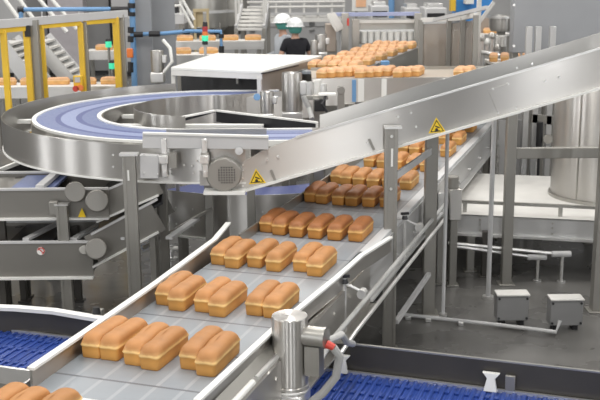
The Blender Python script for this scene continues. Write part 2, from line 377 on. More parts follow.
for j in (1.02, 1.2, 1.34):
    for i in range(106): bb.box((-1.725 + i * .05, j, .504), (.024, .03, .014))
o = part('belt', bb, BLUEB, None); o.location = O0 - ORG[bl.name]; o.rotation_euler = (0, 0, ANG); o.parent = bl
blb('belt_edge', 1.427, 1.445, -1.8, 3.6, .47, .515, STEELL)
w = MB().sweep([L3(1.30, -1.8, 0), L3(1.44, -1.1, 0), L3(1.46, -.85, 0), L3(1.42, -.5, 0), L3(1.40, .0, 0)][::-1], [(-.006, .50), (.006, .50), (.006, .64), (-.006, .64)]); g = part('far_guard', w, DARKST, bl)
part('rail_cap', MB().sweep([L3(1.30, -1.8, 0), L3(1.44, -1.1, 0), L3(1.46, -.85, 0), L3(1.42, -.5, 0), L3(1.40, .0, 0)][::-1], [(-.03, .64), (.022, .64), (.022, .662), (-.03, .662)]), WHITE, g, label='white plastic cap rail')
w = MB().sweep([L3(1.46, .05, 0), L3(1.46, 3.6, 0)], [(-.006, .48), (.006, .48), (.006, .655), (-.006, .655)]); 
g2 = part('far_guard', w, DARKST, bl, label='dark steel guard plate'); part('top_edge', MB().beam(L3(1.46, .05, .657), L3(1.46, 3.6, .657), .016, .008), STEELD, g2)
blb('near_guard', .925, .945, -1.8, 3.6, .42, .515, STEELL)
blb('side_frame', .93, .944, -1.8, 3.6, .26, .42, STEELD); blb('side_frame', 1.43, 1.444, -1.8, 3.6, .26, .465, STEELD)
for t in (.90, 1.68):                   # white flared guide feet against the dark guard
    q = MB().ext([L3(1.43, t - .035, .505), L3(1.43, t + .035, .505), L3(1.445, t + .02, .57), L3(1.448, t + .045, .60), L3(1.448, t - .045, .60), L3(1.445, t - .02, .57)], -U * .025)
    part('guide_foot', q, WHITE, bl, .004, 'white plastic guide foot')
part('guide_bracket', MB().box(L3(1.438, 1.775, .55), (.05, .02, .09), ANG), POST, bl, .004)
for t in (-.58, -.42):
    c = part('rail_clamp', MB().box(L3(1.50, t, .62), (.05, .04, .12), ANG), POST, bl, .005)
    part('clamp_knob', MB().cyl(L3(1.47, t, .66), L3(1.47, t, .70), .025, .02, 12), BLACK, c)
for s, t in ((.97, -1.5), (1.41, -1.5), (.97, 2.2), (1.41, 2.2), (.97, .4), (1.41, .4)):
    p = L3(s, t, 0); leg(bl, p.x, p.y, .27, .06)

# ------------------------------------------------------------------ inclined conveyor
YN, YF = 6.55, 7.2
inc = thing('incline_conveyor', 'inclined stainless conveyor rising to the right above the bread belt', 'conveyor', (.7, 6.9, 0))
bL, bR = V(243, 191, YN), V(640, 76.5, YN); tM, tR = V(296, 137, YN), V(640, 36.5, YN); tL = V(265, 149, YN)
near = [V(232, 190, YN), bL, bR, tR, tM, tL, V(243, 162, YN), V(232, 176, YN)]
sp = part('side_plate', MB().ext(near, (0, -.008, 0)), STEEL, inc)
kf = V(322, 150, YN).x
def on(a, c, x): return a.lerp(c, (x - a.x) / (c.x - a.x))
far = [Vector((p.x, YF, p.z)) for p in (on(bL, bR, kf), bR, tR, on(tM, tR, kf))]
part('side_plate', MB().ext(far, (0, .008, 0)), STEEL, inc)
def along(a, c, k, dz=0, y=0): q = a.lerp(c, k); return Vector((q.x, q.y + y, q.z + dz))
part('bottom_flange', MB().beam(bL + Vector((0, -.02, .004)), bR + Vector((0, -.02, .004)), .045, .014), WHITE, sp, label='pale bottom flange strip')
part('top_flange', MB().beam(tM + Vector((0, -.006, 0)), tR + Vector((0, -.006, 0)), .022, .012), STEELL, sp)
n = Vector((0, (YN + YF) / 2, 0))
mb_ = MB(); q0 = along(bL, bR, .12, .09, (YF - YN) / 2); q1 = along(bL, bR, 1, .09, (YF - YN) / 2)
part('belt', mb_.beam(q0, q1, YF - YN - .03, .02), BELT, inc)
part('bottom_pan', MB().beam(bL + Vector((0, (YF - YN) / 2, .02)), bR + Vector((0, (YF - YN) / 2, .02)), YF - YN - .02, .01), STEELD, inc)
# tail pulley guard
c = V(226, 172, YN); dr = []
for i in range(30):
    a = 2 * PI * i / 30; k = .118 if math.cos(a) < .3 else .112
    dr.append(c + Vector((k * math.cos(a) * (1.08 if math.cos(a) < 0 else .98), 0, .115 * math.sin(a) * (1.0 if math.cos(a) < .2 else .92))))
pg = part('pulley_guard', MB().ext(dr, (0, -.10, 0)), POST, inc, .01)
gm = MB()
for i in range(-4, 5):
    for j in range(-4, 5):
        if i * i + j * j < 15: p = c + Vector((i * .017 + .012, -.099, j * .017)); gm.cyl(p, p + Vector((0, -.004, 0)), .0055, .0055, 6)
part('vent_holes', gm, BLACK, pg, label='grid of dark vent holes')
part('guard_lug', MB().cyl(V(239, 151, YN - .06), V(239, 151, YN - .08), .026, .026, 16).cyl(V(239, 151, YN - .08), V(239, 151, YN - .09), .010), LGREY, pg, label='round white lug')
bo = MB().bolts([V(x, y, YN - .008) for x, y in ((243, 165), (243, 170), (240, 175), (243, 178), (241, 181), (243, 186))], (0, -1, 0), .008)
part('bolt', bo, STEELL, sp)
part('base_plate', MB().ext([V(205, 188, YN), V(246, 188, YN), V(246, 191, YN), V(205, 191, YN)], (0, -.12, 0)), WHITE, inc, label='white plate under the pulley guard')
# cover panel and scattered bolts on the near plate
part('cover_panel', MB().ext([V(488, 90, YN - .008), V(508, 83.5, YN - .008), V(521, 113, YN - .008), V(500, 119, YN - .008)], (0, -.006, 0)), STEEL, sp)
for x, y in ((493, 89), (508, 84), (516, 108), (498, 113), (545, 81), (559, 77), (411, 113), (398, 117), (416, 127), (367, 143), (267, 160), (278, 157), (517, 68), (532, 64)):
    part('bolt', MB().bolts([V(x, y, YN - .008)], (0, -1, 0), .009, .012), STEELL, sp)
part('latch', MB().beam(V(369, 139, YN - .014), V(374, 150, YN - .014), .012, .018), POST, sp)
part('latch', MB().beam(V(271, 170, YN - .014), V(275, 180, YN - .014), .012, .018), POST, sp)
def warning(px, py, r, Y):
    def tri(k, y): return [V(px, py, Y) + Vector((k * r * math.cos(a), y, k * r * math.sin(a) * 1.08 - .1 * r)) for a in (PI / 2 + .1, PI * 7 / 6 + .02, -PI / 6 + .12)]
    s = part('warning_sign', MB().ext(tri(1.12, 0), (0, -.002, 0)), SIGNY, sp, label='yellow triangle crush hazard sticker')
    m_ = MB(); T = tri(.88, -.003); t2 = tri(.72, -.003)
    for i in range(3):
        j = (i + 1) % 3; m_.ext([T[i], T[j], t2[j], t2[i]], (0, -.0015, 0))
    cc = V(px, py, Y) + Vector((0, -.004, -.1 * r)); m_.beam(cc + Vector((-.22 * r, 0, .22 * r)), cc + Vector((.3 * r, 0, .02 * r)), .002, .14 * r, (1, 0, 1)); m_.cyl(cc + Vector((-.05 * r, 0, -.18 * r)), cc + Vector((-.05 * r, -.002, -.18 * r)), .17 * r, .17 * r, 12)
    m_.beam(cc + Vector((-.3 * r, 0, -.35 * r)), cc + Vector((.32 * r, 0, -.3 * r)), .002, .09 * r)
    part('pictogram', m_, BLACK, s)
warning(257, 178, .058, YN - .009); warning(437, 127, .058, YN - .009)
# legs
pA = V(391, 150, 6.46); zt = V(391, 128, 6.46).z
def open_post(parent, x, y, z1, w=.085, d=.06):
    b = MB().box((x, y, z1 / 2), (w, d, z1)); b.box((x - w * .38, y - d * .55, z1 / 2), (w * .24, d * .1, z1)); b.box((x + w * .38, y - d * .55, z1 / 2), (w * .24, d * .1, z1)); b.box((x, y, .006), (w * 1.7, w * 1.5, .012))
    l = part('leg', b, POST, parent, .003); return l
l1 = open_post(inc, pA.x, pA.y, zt)
part('cap', MB().box((pA.x + .01, pA.y, zt + .006), (.115, .08, .014)), STEELL, l1)
part('slot', MB().box((pA.x + .004, pA.y - .034, zt - .19), (.013, .004, .12)), WHITE, l1, label='pale slot in the post')
part('bolt', MB().bolts([(pA.x, pA.y - .034, zt - .05), (pA.x, pA.y - .034, zt - .40), (pA.x, pA.y - .034, .55)], (0, -1, 0), .012, .008), STEELL, l1)
pB = A(429, 316, 0); leg(inc, pB.x, 7.235, V(430, 150, 7.2).z + .12, .09)
pB.y = 7.235
part('brace', MB().beam(V(396, 322, 6.48), V(429, 274, 7.19), .03, .03), LGREY, inc)
part('brace', MB().beam(V(396, 176, 6.48), V(431, 151, 7.19), .014, .05), LGREY, inc)
p = V(655, 100, YN); 
for yy in (YN - .05, YF + .06): leg(inc, 2.26, yy, 1.95, .085)
p = V(372, 250, 6.9); leg(inc, -.36, 7.16, 1.2, .06); 

# ------------------------------------------------------------------ curve conveyor
cv = thing('curve_conveyor', 'horseshoe shaped conveyor with lavender striped belt and curved stainless guard', 'conveyor', (-.75, 8.5, 0))
CX, CY, ZC = -.75, 8.62, 1.36
stripes = [(1.52, 1.485, WHITE), (1.485, 1.33, LAV), (1.33, 1.285, LAVD), (1.285, 1.16, LAVL), (1.16, 1.11, LAVD), (1.11, .985, LAV), (.985, .95, WHITE)]
b = MB()
for i, (r1, r0, mm) in enumerate(stripes):
    b.mi = i; rm = (r1 + r0) / 2; hw = (r1 - r0) / 2
    path = [(CX + .85, CY - rm, 0)] + arc(CX, CY, rm, 270, 90, 0, 48) + [(CX + .55, CY + rm, 0)]
    up = .012 if mm is WHITE else 0
    b.sweep(path, [(-hw, ZC - .03), (hw, ZC - .03), (hw, ZC + up), (-hw, ZC + up)])
part('belt', b, [x[2] for x in stripes], cv, angle=20)
GX, GY, GR = -.55, 8.45, 1.9
path = [(-.36, 6.55, 0)] + arc(GX, GY, GR, 268, 112, 0, 60)
og = part('outer_guard', MB().sweep(path, [(-.004, 1.19), (.004, 1.19), (.004, 1.435), (-.004, 1.435)]), STEEL, cv)
part('guard_flange', MB().sweep(path, [(-.012, 1.178), (.022, 1.178), (.022, 1.19), (-.012, 1.19)]), WHITE, og, label='pale bottom flange')
path = [(CX + .95, CY - .94, 0)] + arc(CX, CY, .94, 270, 90, 0, 40) + [(CX + .75, CY + .94, 0)]
part('inner_guard', MB().sweep(path, [(-.004, 1.14), (.004, 1.14), (.004, 1.37), (-.004, 1.37)]), STEEL, cv)
part('inner_guard', MB().box((-.62, CY - 1.22, 1.39), (.75, .01, .045)), STEELD, cv)
rg = [(.15, 9.9, 0), (-.7, 9.46, 0)] + arc(-.75, 8.78, .70, 92, 255, 0, 30)
part('drum_guard', MB().sweep(rg, [(-.004, 1.12), (.004, 1.12), (.004, 1.405), (-.004, 1.405)]), STEEL, cv)
part('bed', MB().sweep(arc(CX, CY, 1.235, 270, 90, 0, 40), [(-.27, 1.18), (.27, 1.18), (.27, 1.20), (-.27, 1.20)]), STEELD, cv)
part('outer_skirt', MB().sweep([(CX + .4, CY - 1.525, 0)] + arc(CX, CY, 1.525, 270, 90, 0, 40), [(-.004, 1.2), (.004, 1.2), (.004, ZC - .005), (-.004, ZC - .005)]), STEEL, cv)
for a in (180, 215, 150, 250):          # white cross bars between belt and guard
    p = Vector((CX + 1.53 * math.cos(math.radians(a)), CY + 1.53 * math.sin(math.radians(a)), 1.30)); d = Vector((math.cos(math.radians(a)), math.sin(math.radians(a)), 0))
    k = .0
    while ((p + d * k).xy - Vector((GX, GY))).length < GR - .01: k += .01
    part('cross_bar', MB().beam(p, p + d * k, .07, .03), WHITE, cv)
part('cross_bar', MB().beam((-1.68, 8.45, 1.28), (-.3, 8.35, 1.28), .08, .03), WHITE, cv)
part('cross_bar', MB().beam((-1.60, 9.0, 1.28), (-1.36, 8.98, 1.28), .06, .03), WHITE, cv)
wr = part('guide_rail', MB().ext([V(143, 133, 6.53), V(268.5, 136.5, 6.53), V(268.5, 149, 6.53), V(143, 147.5, 6.53)], (0, -.025, 0)), LGREY, cv, .003, label='pale grey plastic guide rail')
part('rail_cap', MB().beam(V(143, 133, 6.51), V(268.5, 136.5, 6.51), .035, .012), WHITE, wr)
for x in (164, 204.5):
    br = part('rail_bracket', MB().box(V(x, 146, 6.49), (.035, .02, .10)).box(V(x, 159, 6.46), (.06, .07, .055)).box(V(x + 1, 170, 6.47), (.035, .05, .09)), STEELL, cv, .004)
    part('bolt', MB().bolts([V(x, 141, 6.48)], (0, -1, 0), .014, .012).bolts([V(x, 158, 6.424), V(x + 1, 173, 6.445)], (0, -1, 0), .014, .012), STEELL, br)
    part('block', MB().box(V(x + 9 if x < 180 else x + 1, 160, 6.48), (.05, .05, .10)), POST, br)
jx = part('junction_box', MB().ext([V(141, 153, 6.53), V(160, 154, 6.53), V(160, 177, 6.53), V(141, 177, 6.53)], (0, -.06, 0)), LGREY, cv, .006)
part('bolt', MB().bolts([V(x, y, 6.47) for x, y in ((144, 155), (158, 155.5), (144, 173), (158, 174))], (0, -1, 0), .007), STEELL, jx)
for x, y in ((113, 155), (113, 167), (192, 166), (193, 173), (197, 161), (184, 165), (73, 155), (29, 143)):
    if x < 105: continue
    part('bolt', MB().bolts([V(x, y, 6.542)], (0, -1, 0), .008), STEELL, og)
part('hanger_plate', MB().box(V(205, 178, 6.50), (.07, .012, .10)), STEEL, cv)
pl = V(129, 155, 6.47); l1 = open_post(cv, pl.x, pl.y, pl.z)
part('cap', MB().box((pl.x, pl.y, pl.z + .006), (.12, .08, .014)), STEELL, l1)
part('slot', MB().box((pl.x - .005, pl.y - .034, pl.z - .13), (.012, .004, .07)), WHITE, l1)
for x, Y in ((163, 7.55), (209, 7.7)):
    q = V(x, 200, Y); leg(cv, q.x, q.y, 1.18, .065)
q0, q1 = V(143, 248, 7.5), V(211, 209, 7.66); part('brace', MB().beam(q0, q1, .022, .022), POST, cv)
for x, y in ((-1.9, 9.6), (-.9, 10.0), (-.15, 10.0), (-2.1, 8.2)): leg(cv, x, y, 1.18, .07)

# black sided channel behind the guide rail
ch = thing('cable_channel', 'black sided channel with white rim between the curve conveyor and the white machine', 'channel', (.0, 8.3, 0))
P = [A(172, 119, 1.36), A(216, 110.5, 1.36), A(317, 122.5, 1.36)]
part('side_plate', MB().ext([P[0], P[1], P[1] - Vector((0, 0, .015)), P[0] - Vector((0, 0, .045))], (0, .012, 0)), BLACK, ch)
part('side_plate', MB().ext([P[1], P[2], P[2] - Vector((0, 0, .10)), P[1] - Vector((0, 0, .10))], (0, .012, 0)), BLACK, ch)
part('rim', MB().beam(P[0], P[1], .03, .014).beam(P[1], P[2], .03, .014), WHITE, ch)
part('end_cap', MB().box(P[2] - Vector((0, -.0, .05)), (.02, .03, .10)), WHITE, ch)
for q in (P[1] + Vector((.05, .03, 0)), P[2] + Vector((-.05, .03, 0)), P[0] + Vector((.02, .03, 0))): leg(ch, q.x, q.y + .02, 1.25, .03)

# ------------------------------------------------------------------ lower curve under the horseshoe
lc = thing('lower_curve_conveyor', 'lower curved stainless conveyor beneath the horseshoe, left of the bread belt', 'conveyor', (-.3, 8.7, 0))
path = arc(-.35, 9.2, 1.35, 235, 318, 0, 30)
lg = part('outer_guard', MB().sweep(path, [(-.004, .43), (.004, .43), (.004, .80), (-.004, .80)]), STEEL, lc)
part('guard_flange', MB().sweep(path, [(-.02, .415), (.02, .415), (.02, .43), (-.02, .43)]), WHITE, lg)
for a in (240, 247, 272, 279):
    for z in (.52, .66):
        p = Vector((-.35 + 1.352 * math.cos(math.radians(a)), 9.2 + 1.352 * math.sin(math.radians(a)), z)); part('bolt', MB().bolts([p], (math.cos(math.radians(a)), math.sin(math.radians(a)), 0), .009), STEELL, lg)
part('belt', MB().sweep(arc(-.35, 9.2, 1.02, 225, 330, 0, 30), [(-.28, .70), (.28, .70), (.28, .73), (-.28, .73)]), LAVD, lc)
for a in (240, 275, 310):
    leg(lc, -.35 + 1.25 * math.cos(math.radians(a)), 9.2 + 1.25 * math.sin(math.radians(a)), .70, .06)

# ------------------------------------------------------------------ stacked conveyors on the left
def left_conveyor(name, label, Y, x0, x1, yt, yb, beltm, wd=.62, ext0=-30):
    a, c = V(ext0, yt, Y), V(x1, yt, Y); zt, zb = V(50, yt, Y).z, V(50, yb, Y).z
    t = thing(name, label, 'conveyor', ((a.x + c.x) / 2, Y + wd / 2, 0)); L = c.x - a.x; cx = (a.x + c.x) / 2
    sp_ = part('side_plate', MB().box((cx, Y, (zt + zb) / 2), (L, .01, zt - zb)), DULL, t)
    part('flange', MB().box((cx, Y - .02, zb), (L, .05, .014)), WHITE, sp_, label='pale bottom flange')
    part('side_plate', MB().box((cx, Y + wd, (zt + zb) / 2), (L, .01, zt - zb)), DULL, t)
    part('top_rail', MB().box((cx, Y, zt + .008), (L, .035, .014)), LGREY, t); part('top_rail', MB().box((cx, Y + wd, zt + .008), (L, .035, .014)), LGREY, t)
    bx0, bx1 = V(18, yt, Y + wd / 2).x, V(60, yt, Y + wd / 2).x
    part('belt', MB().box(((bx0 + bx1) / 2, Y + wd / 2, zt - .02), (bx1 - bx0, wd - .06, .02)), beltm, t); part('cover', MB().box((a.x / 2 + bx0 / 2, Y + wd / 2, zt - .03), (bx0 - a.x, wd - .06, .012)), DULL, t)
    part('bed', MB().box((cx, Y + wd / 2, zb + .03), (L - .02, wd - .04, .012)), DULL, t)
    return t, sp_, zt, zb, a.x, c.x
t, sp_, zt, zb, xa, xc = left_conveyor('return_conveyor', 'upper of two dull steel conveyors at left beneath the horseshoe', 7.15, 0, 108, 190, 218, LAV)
wr_ = V(82, 195, 7.13); part('roller_guard', MB().cyl(V(75, 192, 7.15), V(75, 192, 7.06), .075, .075, 28), DULL, t, .006)
part('cross_bar', MB().box((xc - .5, 7.45, zt + .02), (.06, .6, .03)), LGREY, t)
part('pulley_guard', MB().cyl(V(97, 201, 7.12), V(97, 201, 6.98), .082, .082, 28), DULL, t, .01)
part('warning_sign', MB().ext([V(78, 217, 7.12), V(86, 217, 7.12), V(82, 208, 7.12)], (0, -.004, 0)), SIGNY, sp_, label='yellow triangle sticker')
for x, y in ((xa + .2, 7.2), (xa + .2, 7.72), (xc - .45, 7.72)): leg(t, x, y, zt - .02, .05, DARKST)  # dark legs, shade under the conveyor put into their colour
q = V(62, 205, 7.08); l1 = open_post(t, q.x, q.y, q.z, .08, .055); part('cap', MB().box((q.x, q.y, q.z + .006), (.10, .07, .012)), STEELL, l1); part('clamp', MB().box((q.x - .06, q.y, q.z - .02), (.06, .05, .10)), POST, l1, .006)
# short climb from the pulley to the lower curve
ci = thing('climb_conveyor', 'short inclined steel conveyor rising right from the upper left conveyor', 'conveyor', V(130, 230, 7.3))
a0, a1 = V(96, 203, 7.18), V(158, 176, 7.18)
part('side_plate', MB().beam(a0 + Vector((0, 0, -.04)), a1 + Vector((0, 0, -.04)), .01, .19), DULL, ci); part('side_plate', MB().beam(a0 + Vector((0, .55, -.04)), a1 + Vector((0, .55, -.04)), .01, .19), DULL, ci)
part('belt', MB().beam(a0 + Vector((0, .275, .03)), a1 + Vector((0, .275, .03)), .50, .02), BLACK, ci)
part('flange', MB().beam(a0 + Vector((0, -.01, -.14)), a1 + Vector((0, -.01, -.14)), .04, .014), WHITE, ci)
part('wear_strip', MB().beam(a0 + Vector((0, 0, .062)), a1 + Vector((0, 0, .062)), .03, .014), LGREY, ci)
leg(ci, a1.x - .06, 7.30, a1.z - .2, .045); leg(ci, a1.x - .06, 7.66, a1.z - .2, .045)
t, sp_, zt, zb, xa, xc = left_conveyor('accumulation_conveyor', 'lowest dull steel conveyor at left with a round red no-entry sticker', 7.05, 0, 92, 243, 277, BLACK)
st = part('sticker', MB().cyl(V(41, 251, 7.04), V(41, 251, 7.036), .03, .03, 20), WHITE, sp_, label='round white and red sticker')
part('ring', MB().tube([V(41, 251, 7.034) + Vector((.024 * math.cos(a * PI / 8), 0, .024 * math.sin(a * PI / 8))) for a in range(17)], .004, 6).beam(V(41, 251, 7.034) + Vector((-.016, 0, .016)), V(41, 251, 7.034) + Vector((.016, 0, -.016)), .004, .006), RED, st)
part('pulley_guard', MB().cyl(V(96, 249, 7.03), V(96, 249, 6.90), .078, .078, 28), DULL, t, .01)
part('guard_ring', MB().cyl(V(84, 250, 7.02), V(84, 250, 6.95), .035, .035, 20), POST, t, .006)
for k in range(4): part('cross_bar', MB().beam((xa + .4 + k * .35, 7.08, zt + .02), (xa + .55 + k * .35, 7.65, zt + .02), .05, .02), LGREY, t)
for x, y in ((xa + .2, 7.1), (xa + .2, 7.62), (xc - .25, 7.62)): leg(t, x, y, zt - .02, .05, DARKST)  # these legs too are coloured dark for the shade down here
ci = thing('climb_conveyor', 'short inclined steel conveyor rising right from the lowest left conveyor', 'conveyor', V(130, 280, 7.2))
a0, a1 = V(92, 248, 7.06), V(158, 213, 7.12)
part('side_plate', MB().beam(a0 + Vector((0, 0, -.02)), a1 + Vector((0, 0, -.02)), .01, .24), DULL, ci); part('side_plate', MB().beam(a0 + Vector((0, .55, -.02)), a1 + Vector((0, .55, -.02)), .01, .24), DULL, ci)
part('belt', MB().beam(a0 + Vector((0, .275, .07)), a1 + Vector((0, .275, .07)), .50, .02), BLACK, ci)
part('flange', MB().beam(a0 + Vector((0, -.01, -.14)), a1 + Vector((0, -.01, -.14)), .04, .014), WHITE, ci)
part('wear_strip', MB().beam(a0 + Vector((0, 0, .105)), a1 + Vector((0, 0, .105)), .035, .014), LGREY, ci)
leg(ci, a1.x - .06, 7.2, a1.z - .2, .045); leg(ci, a1.x - .06, 7.56, a1.z - .2, .045)
# dark belt further back on the left
dk = thing('dark_belt_conveyor', 'black belt conveyor with white edge far left behind the lower conveyors', 'conveyor', (-2.9, 9, 0))
a0, a1 = A(-45, 188, 1.0), A(45, 152, 1.0); dv = (a1 - a0).normalized(); sd = Vector((-dv.y, dv.x, 0))
part('belt', MB().beam(a0 + sd * .33, a1 + sd * .33, .62, .03), DARKST, dk); part('rail_cap', MB().beam(a0, a1, .03, .03), WHITE, dk)
part('side_plate', MB().beam(a0 + Vector((0, 0, -.09)), a1 + Vector((0, 0, -.09)), .012, .15), BLACK, dk)
for k in (.1, .9):
    for d_ in (.05, .6): p = a0.lerp(a1, k) + sd * d_; leg(dk, p.x, p.y, .98, .06)
# ------------------------------------------------------------------ right of the bread belt
pf = thing('infeed_platform', 'low wide steel bed with pale shiny top at right beneath the grey crossbeam', 'conveyor', (2.2, 9.1, 0))
a0, a1 = A(452, 214, .52), A(700, 226, .52); dv = (a1 - a0).normalized(); sd = Vector((-dv.y, dv.x, 0)); DEP = 1.75
part('top_sheet', MB().ext([a0, a1, a1 + sd * DEP, a0 + sd * DEP], (0, 0, -.012)), OFFW, pf)  # off-white colour stands in for glare on the steel sheet
fr = part('front_panel', MB().ext([a0, a1, a1 - Vector((0, 0, .17)), a0 - Vector((0, 0, .17))], sd * .012), SATIN, pf)
part('flange', MB().beam(a0 - Vector((0, 0, .165)) - sd * .02, a1 - Vector((0, 0, .165)) - sd * .02, .05, .02), STEELL, fr)
for k in (.12, .42, .66):
    p = a0.lerp(a1, k)
    for dz in (.04, .08, .13): part('bolt', MB().bolts([p - Vector((0, 0, dz))], -sd, .009), STEELD, fr)
part('rear_panel', MB().ext([a0 + sd * DEP, a1 + sd * DEP, a1 + sd * DEP - Vector((0, 0, .17)), a0 + sd * DEP - Vector((0, 0, .17))], sd * .012), STEELD, pf)
part('end_panel', MB().ext([a0, a0 + sd * DEP, a0 + sd * DEP - Vector((0, 0, .17)), a0 - Vector((0, 0, .17))], dv * .012), STEELD, pf)
part('front_rail', MB().beam(a0 + Vector((0, 0, .09)) + sd * .10, a1 + Vector((0, 0, .09)) + sd * .10, .03, .025), STEELD, pf)
for k in (.05, .45, .85): p = a0.lerp(a1, k) + sd * .10; part('rail_post', MB().box((p.x, p.y, .56), (.03, .03, .10)), STEELD, pf)
for k, e in ((.08, .08), (.14, 1.2), (.6, 1.2), (.94, .08), (.94, 1.6)):
    p = a0.lerp(a1, k) + sd * e; leg(pf, p.x, p.y, .51, .065)
p = A(485, 277, 0); leg(pf, p.x, p.y + .02, .40, .06, DARKST)
gm_ = thing('gear_motor', 'small grey gear motor on a stand left of the low steel bed', 'motor', A(452, 285, 0))
p = A(452, 285, 0); leg(gm_, p.x, p.y, .60, .06)
part('housing', MB().box((p.x, p.y, .70), (.10, .16, .26)), STEEL, gm_, .01); part('fan_cover', MB().cyl((p.x - .02, p.y - .02, .83), (p.x - .02, p.y - .02, .93), .05), POST, gm_, .006)
part('terminal_box', MB().box((p.x - .10, p.y, .70), (.08, .12, .20)), STEELL, gm_, .006)
# tank standing on the bed
tx = V(600, 200, 8.95).x
tk = thing('steel_tank', 'tall cylindrical stainless tank standing on the low bed at right', 'tank', (tx, 8.95, .52))
part('shell', MB().lathe((tx, 8.95, .52), [(.02, 0), (.445, 0), (.45, .02), (.45, 1.20), (.43, 1.23), (.02, 1.25)], 48), STEEL, tk)
part('base_ring', MB().lathe((tx, 8.95, .52), [(.45, .0), (.47, .0), (.47, .025), (.45, .03)], 48), STEELD, tk)
part('seam', MB().beam((tx - .315, 8.95 - .325, .55), (tx - .315, 8.95 - .325, 1.70), .012, .006, (1, 1, 0)), STEELD, tk)
# frame with crossbeam
fm = thing('support_frame', 'tall grey post with horizontal crossbeam to the right in front of the tank', 'frame', (2.3, 8.0, 0))
q = A(505.5, 284, 0); z1 = V(512, 110, q.y).z
leg(fm, q.x, q.y, z1, .078); leg(fm, 2.98, q.y, z1, .078)
zb_ = V(520, 153, q.y).z; part('crossbeam', MB().box(((q.x + 2.98) / 2 + .0, q.y, zb_), (2.98 - q.x - .08, .06, .085)), POST, fm, .004)
# thin standpipes
q = A(488, 298, 0)
pp = thing('standpipe', 'slim vertical pipe rising from the floor to the inclined conveyor', 'pipe', q)
part('pipe', MB().tube([q, (q.x, q.y, V(488, 117, q.y).z)], .019, 12), LGREY, pp); part('floor_flange', MB().cyl(q, q + Vector((0, 0, .02)), .045), STEELL, pp)
q = A(443, 316, 0)
pp = thing('standpipe', 'slim vertical pipe close beside the far leg post of the incline', 'pipe', q)
part('pipe', MB().tube([q, (q.x, q.y, V(443, 126, q.y).z)], .014, 12), LGREY, pp); part('floor_flange', MB().cyl(q, q + Vector((0, 0, .02)), .03), STEELL, pp)
# conduits on the floor
q0, q1, q2 = A(398, 314, .03), A(500, 325, .03), A(556, 332, .03)
cd = thing('floor_conduit', 'pale conduit pipe running along the floor to the right control box', 'pipe', A(480, 322, 0))
part('pipe', MB().tube([q0, q1, q2, q2 + Vector((.03, .02, .08))], .014, 10), LGREY, cd)
for k in (.1, .3, .62): p = q0.lerp(q1, k); part('clip', MB().box((p.x, p.y, .015), (.04, .07, .03)), STEELL, cd, .004)
def control_box(px0, px1, pyb, label):
    a, c = A(px0, pyb, 0), A(px1, pyb + 1, 0); mid = (a + c) / 2; wdt = (c - a).length
    t = thing('control_box', label, 'box', (mid.x, mid.y + .05, 0)); x, y = mid.x, mid.y + .05
    bd = part('body', MB().box((x, y, .135), (wdt, .12, .19)), MGREY, t, .006)
    part('lid', MB().box((x, y - .01, .238), (wdt + .01, .125, .014)), OFFW, t, .004, 'pale top edge')
    for sx in (-1, 1):
        for z in (.06, .21): part('screw', MB().cyl((x + sx * wdt * .44, y - .06, z), (x + sx * wdt * .44, y - .066, z), .009, .009, 8), BLACK, bd)
        part('foot', MB().box((x + sx * wdt * .3, y, .02), (.04, .08, .04)), BLACK, t)
    return x, y
control_box(496, 528, 325, 'left of two grey control boxes standing on the floor')
x, y = control_box(549, 582, 330, 'right of two grey control boxes, where the floor conduit ends')
for (xs, yb, yt, xl, yl, lab) in ((537, 281, 257, 452, 246, 'short pipe stand nearer the tall grey post'), (561, 282, 254, 448, 243, 'short pipe stand farther right under the low bed')):
    q = A(xs, yb, 0); z = V(xs, yt, q.y).z
    t = thing('pipe_stand', lab, 'pipe', q)
    part('post', MB().tube([q, (q.x, q.y, z)], .014, 10), STEELL, t); part('foot', MB().cyl(q, q + Vector((0, 0, .012)), .035), STEELL, t)
    part('pipe', MB().tube([(q.x - .03, q.y, z), V(xl, yl, q.y + .15)], .014, 10), STEELL, t)
    part('head', MB().cyl((q.x - .09, q.y, z), (q.x + .07, q.y, z), .026, .026, 14), LGREY, t, .004)
# machine frame behind
fb = thing('equipment_frame', 'grey machine frame with black gas strut left of the tank', 'frame', V(535, 200, 10.6))
fb.location.z = 0; ORG[fb.name] = fb.location.copy()
for x in (524, 533, 547): q = V(x, 150, 10.6); leg(fb, q.x, 10.6, 1.95, .06, SATIN)
part('crossbeam', MB().beam(V(531, 118, 10.6), V(560, 121, 10.6), .06, .09), POST, fb); part('crossbeam', MB().beam(V(500, 183, 10.6), V(560, 185, 10.6), .06, .12), POST, fb)
part('panel', MB().ext([V(499, 120, 10.7), V(524, 120, 10.7), V(524, 180, 10.7), V(499, 180, 10.7)], (0, .02, 0)), LGREY, fb)
part('strut', MB().tube([V(540, 122, 10.5), V(538.5, 158, 10.5)], .035, 12).tube([V(538.5, 158, 10.5), V(538, 176, 10.5)], .014, 8), BLACK, fb)
part('gauge', MB().cyl(V(548, 139, 10.5), V(548, 139, 10.44), .05), STEELD, fb)

# ------------------------------------------------------------------ grey cabinet at upper right
YC = 10.9
gp = thing('control_cabinet', 'large plain grey cabinet at the upper right above the incline', 'cabinet', (3.3, YC + .3, 0))
a = V(512.5, 53, YC); c = V(680, 53, YC)
part('housing', MB().box(((a.x + c.x) / 2, YC + .1, (a.z + 2.75) / 2), (c.x - a.x, .2, 2.75 - a.z)), GREY, gp, .008)
for x in (514.5, 533, 640):
    q = V(x, 53, YC + .1); leg(gp, q.x, q.y, a.z + .01, .07)
for x, y in ((514, 5), (514, 46)): part('screw', MB().cyl(V(x, y, YC), V(x, y, YC - .01), .014, .014, 10), STEELL, gp)

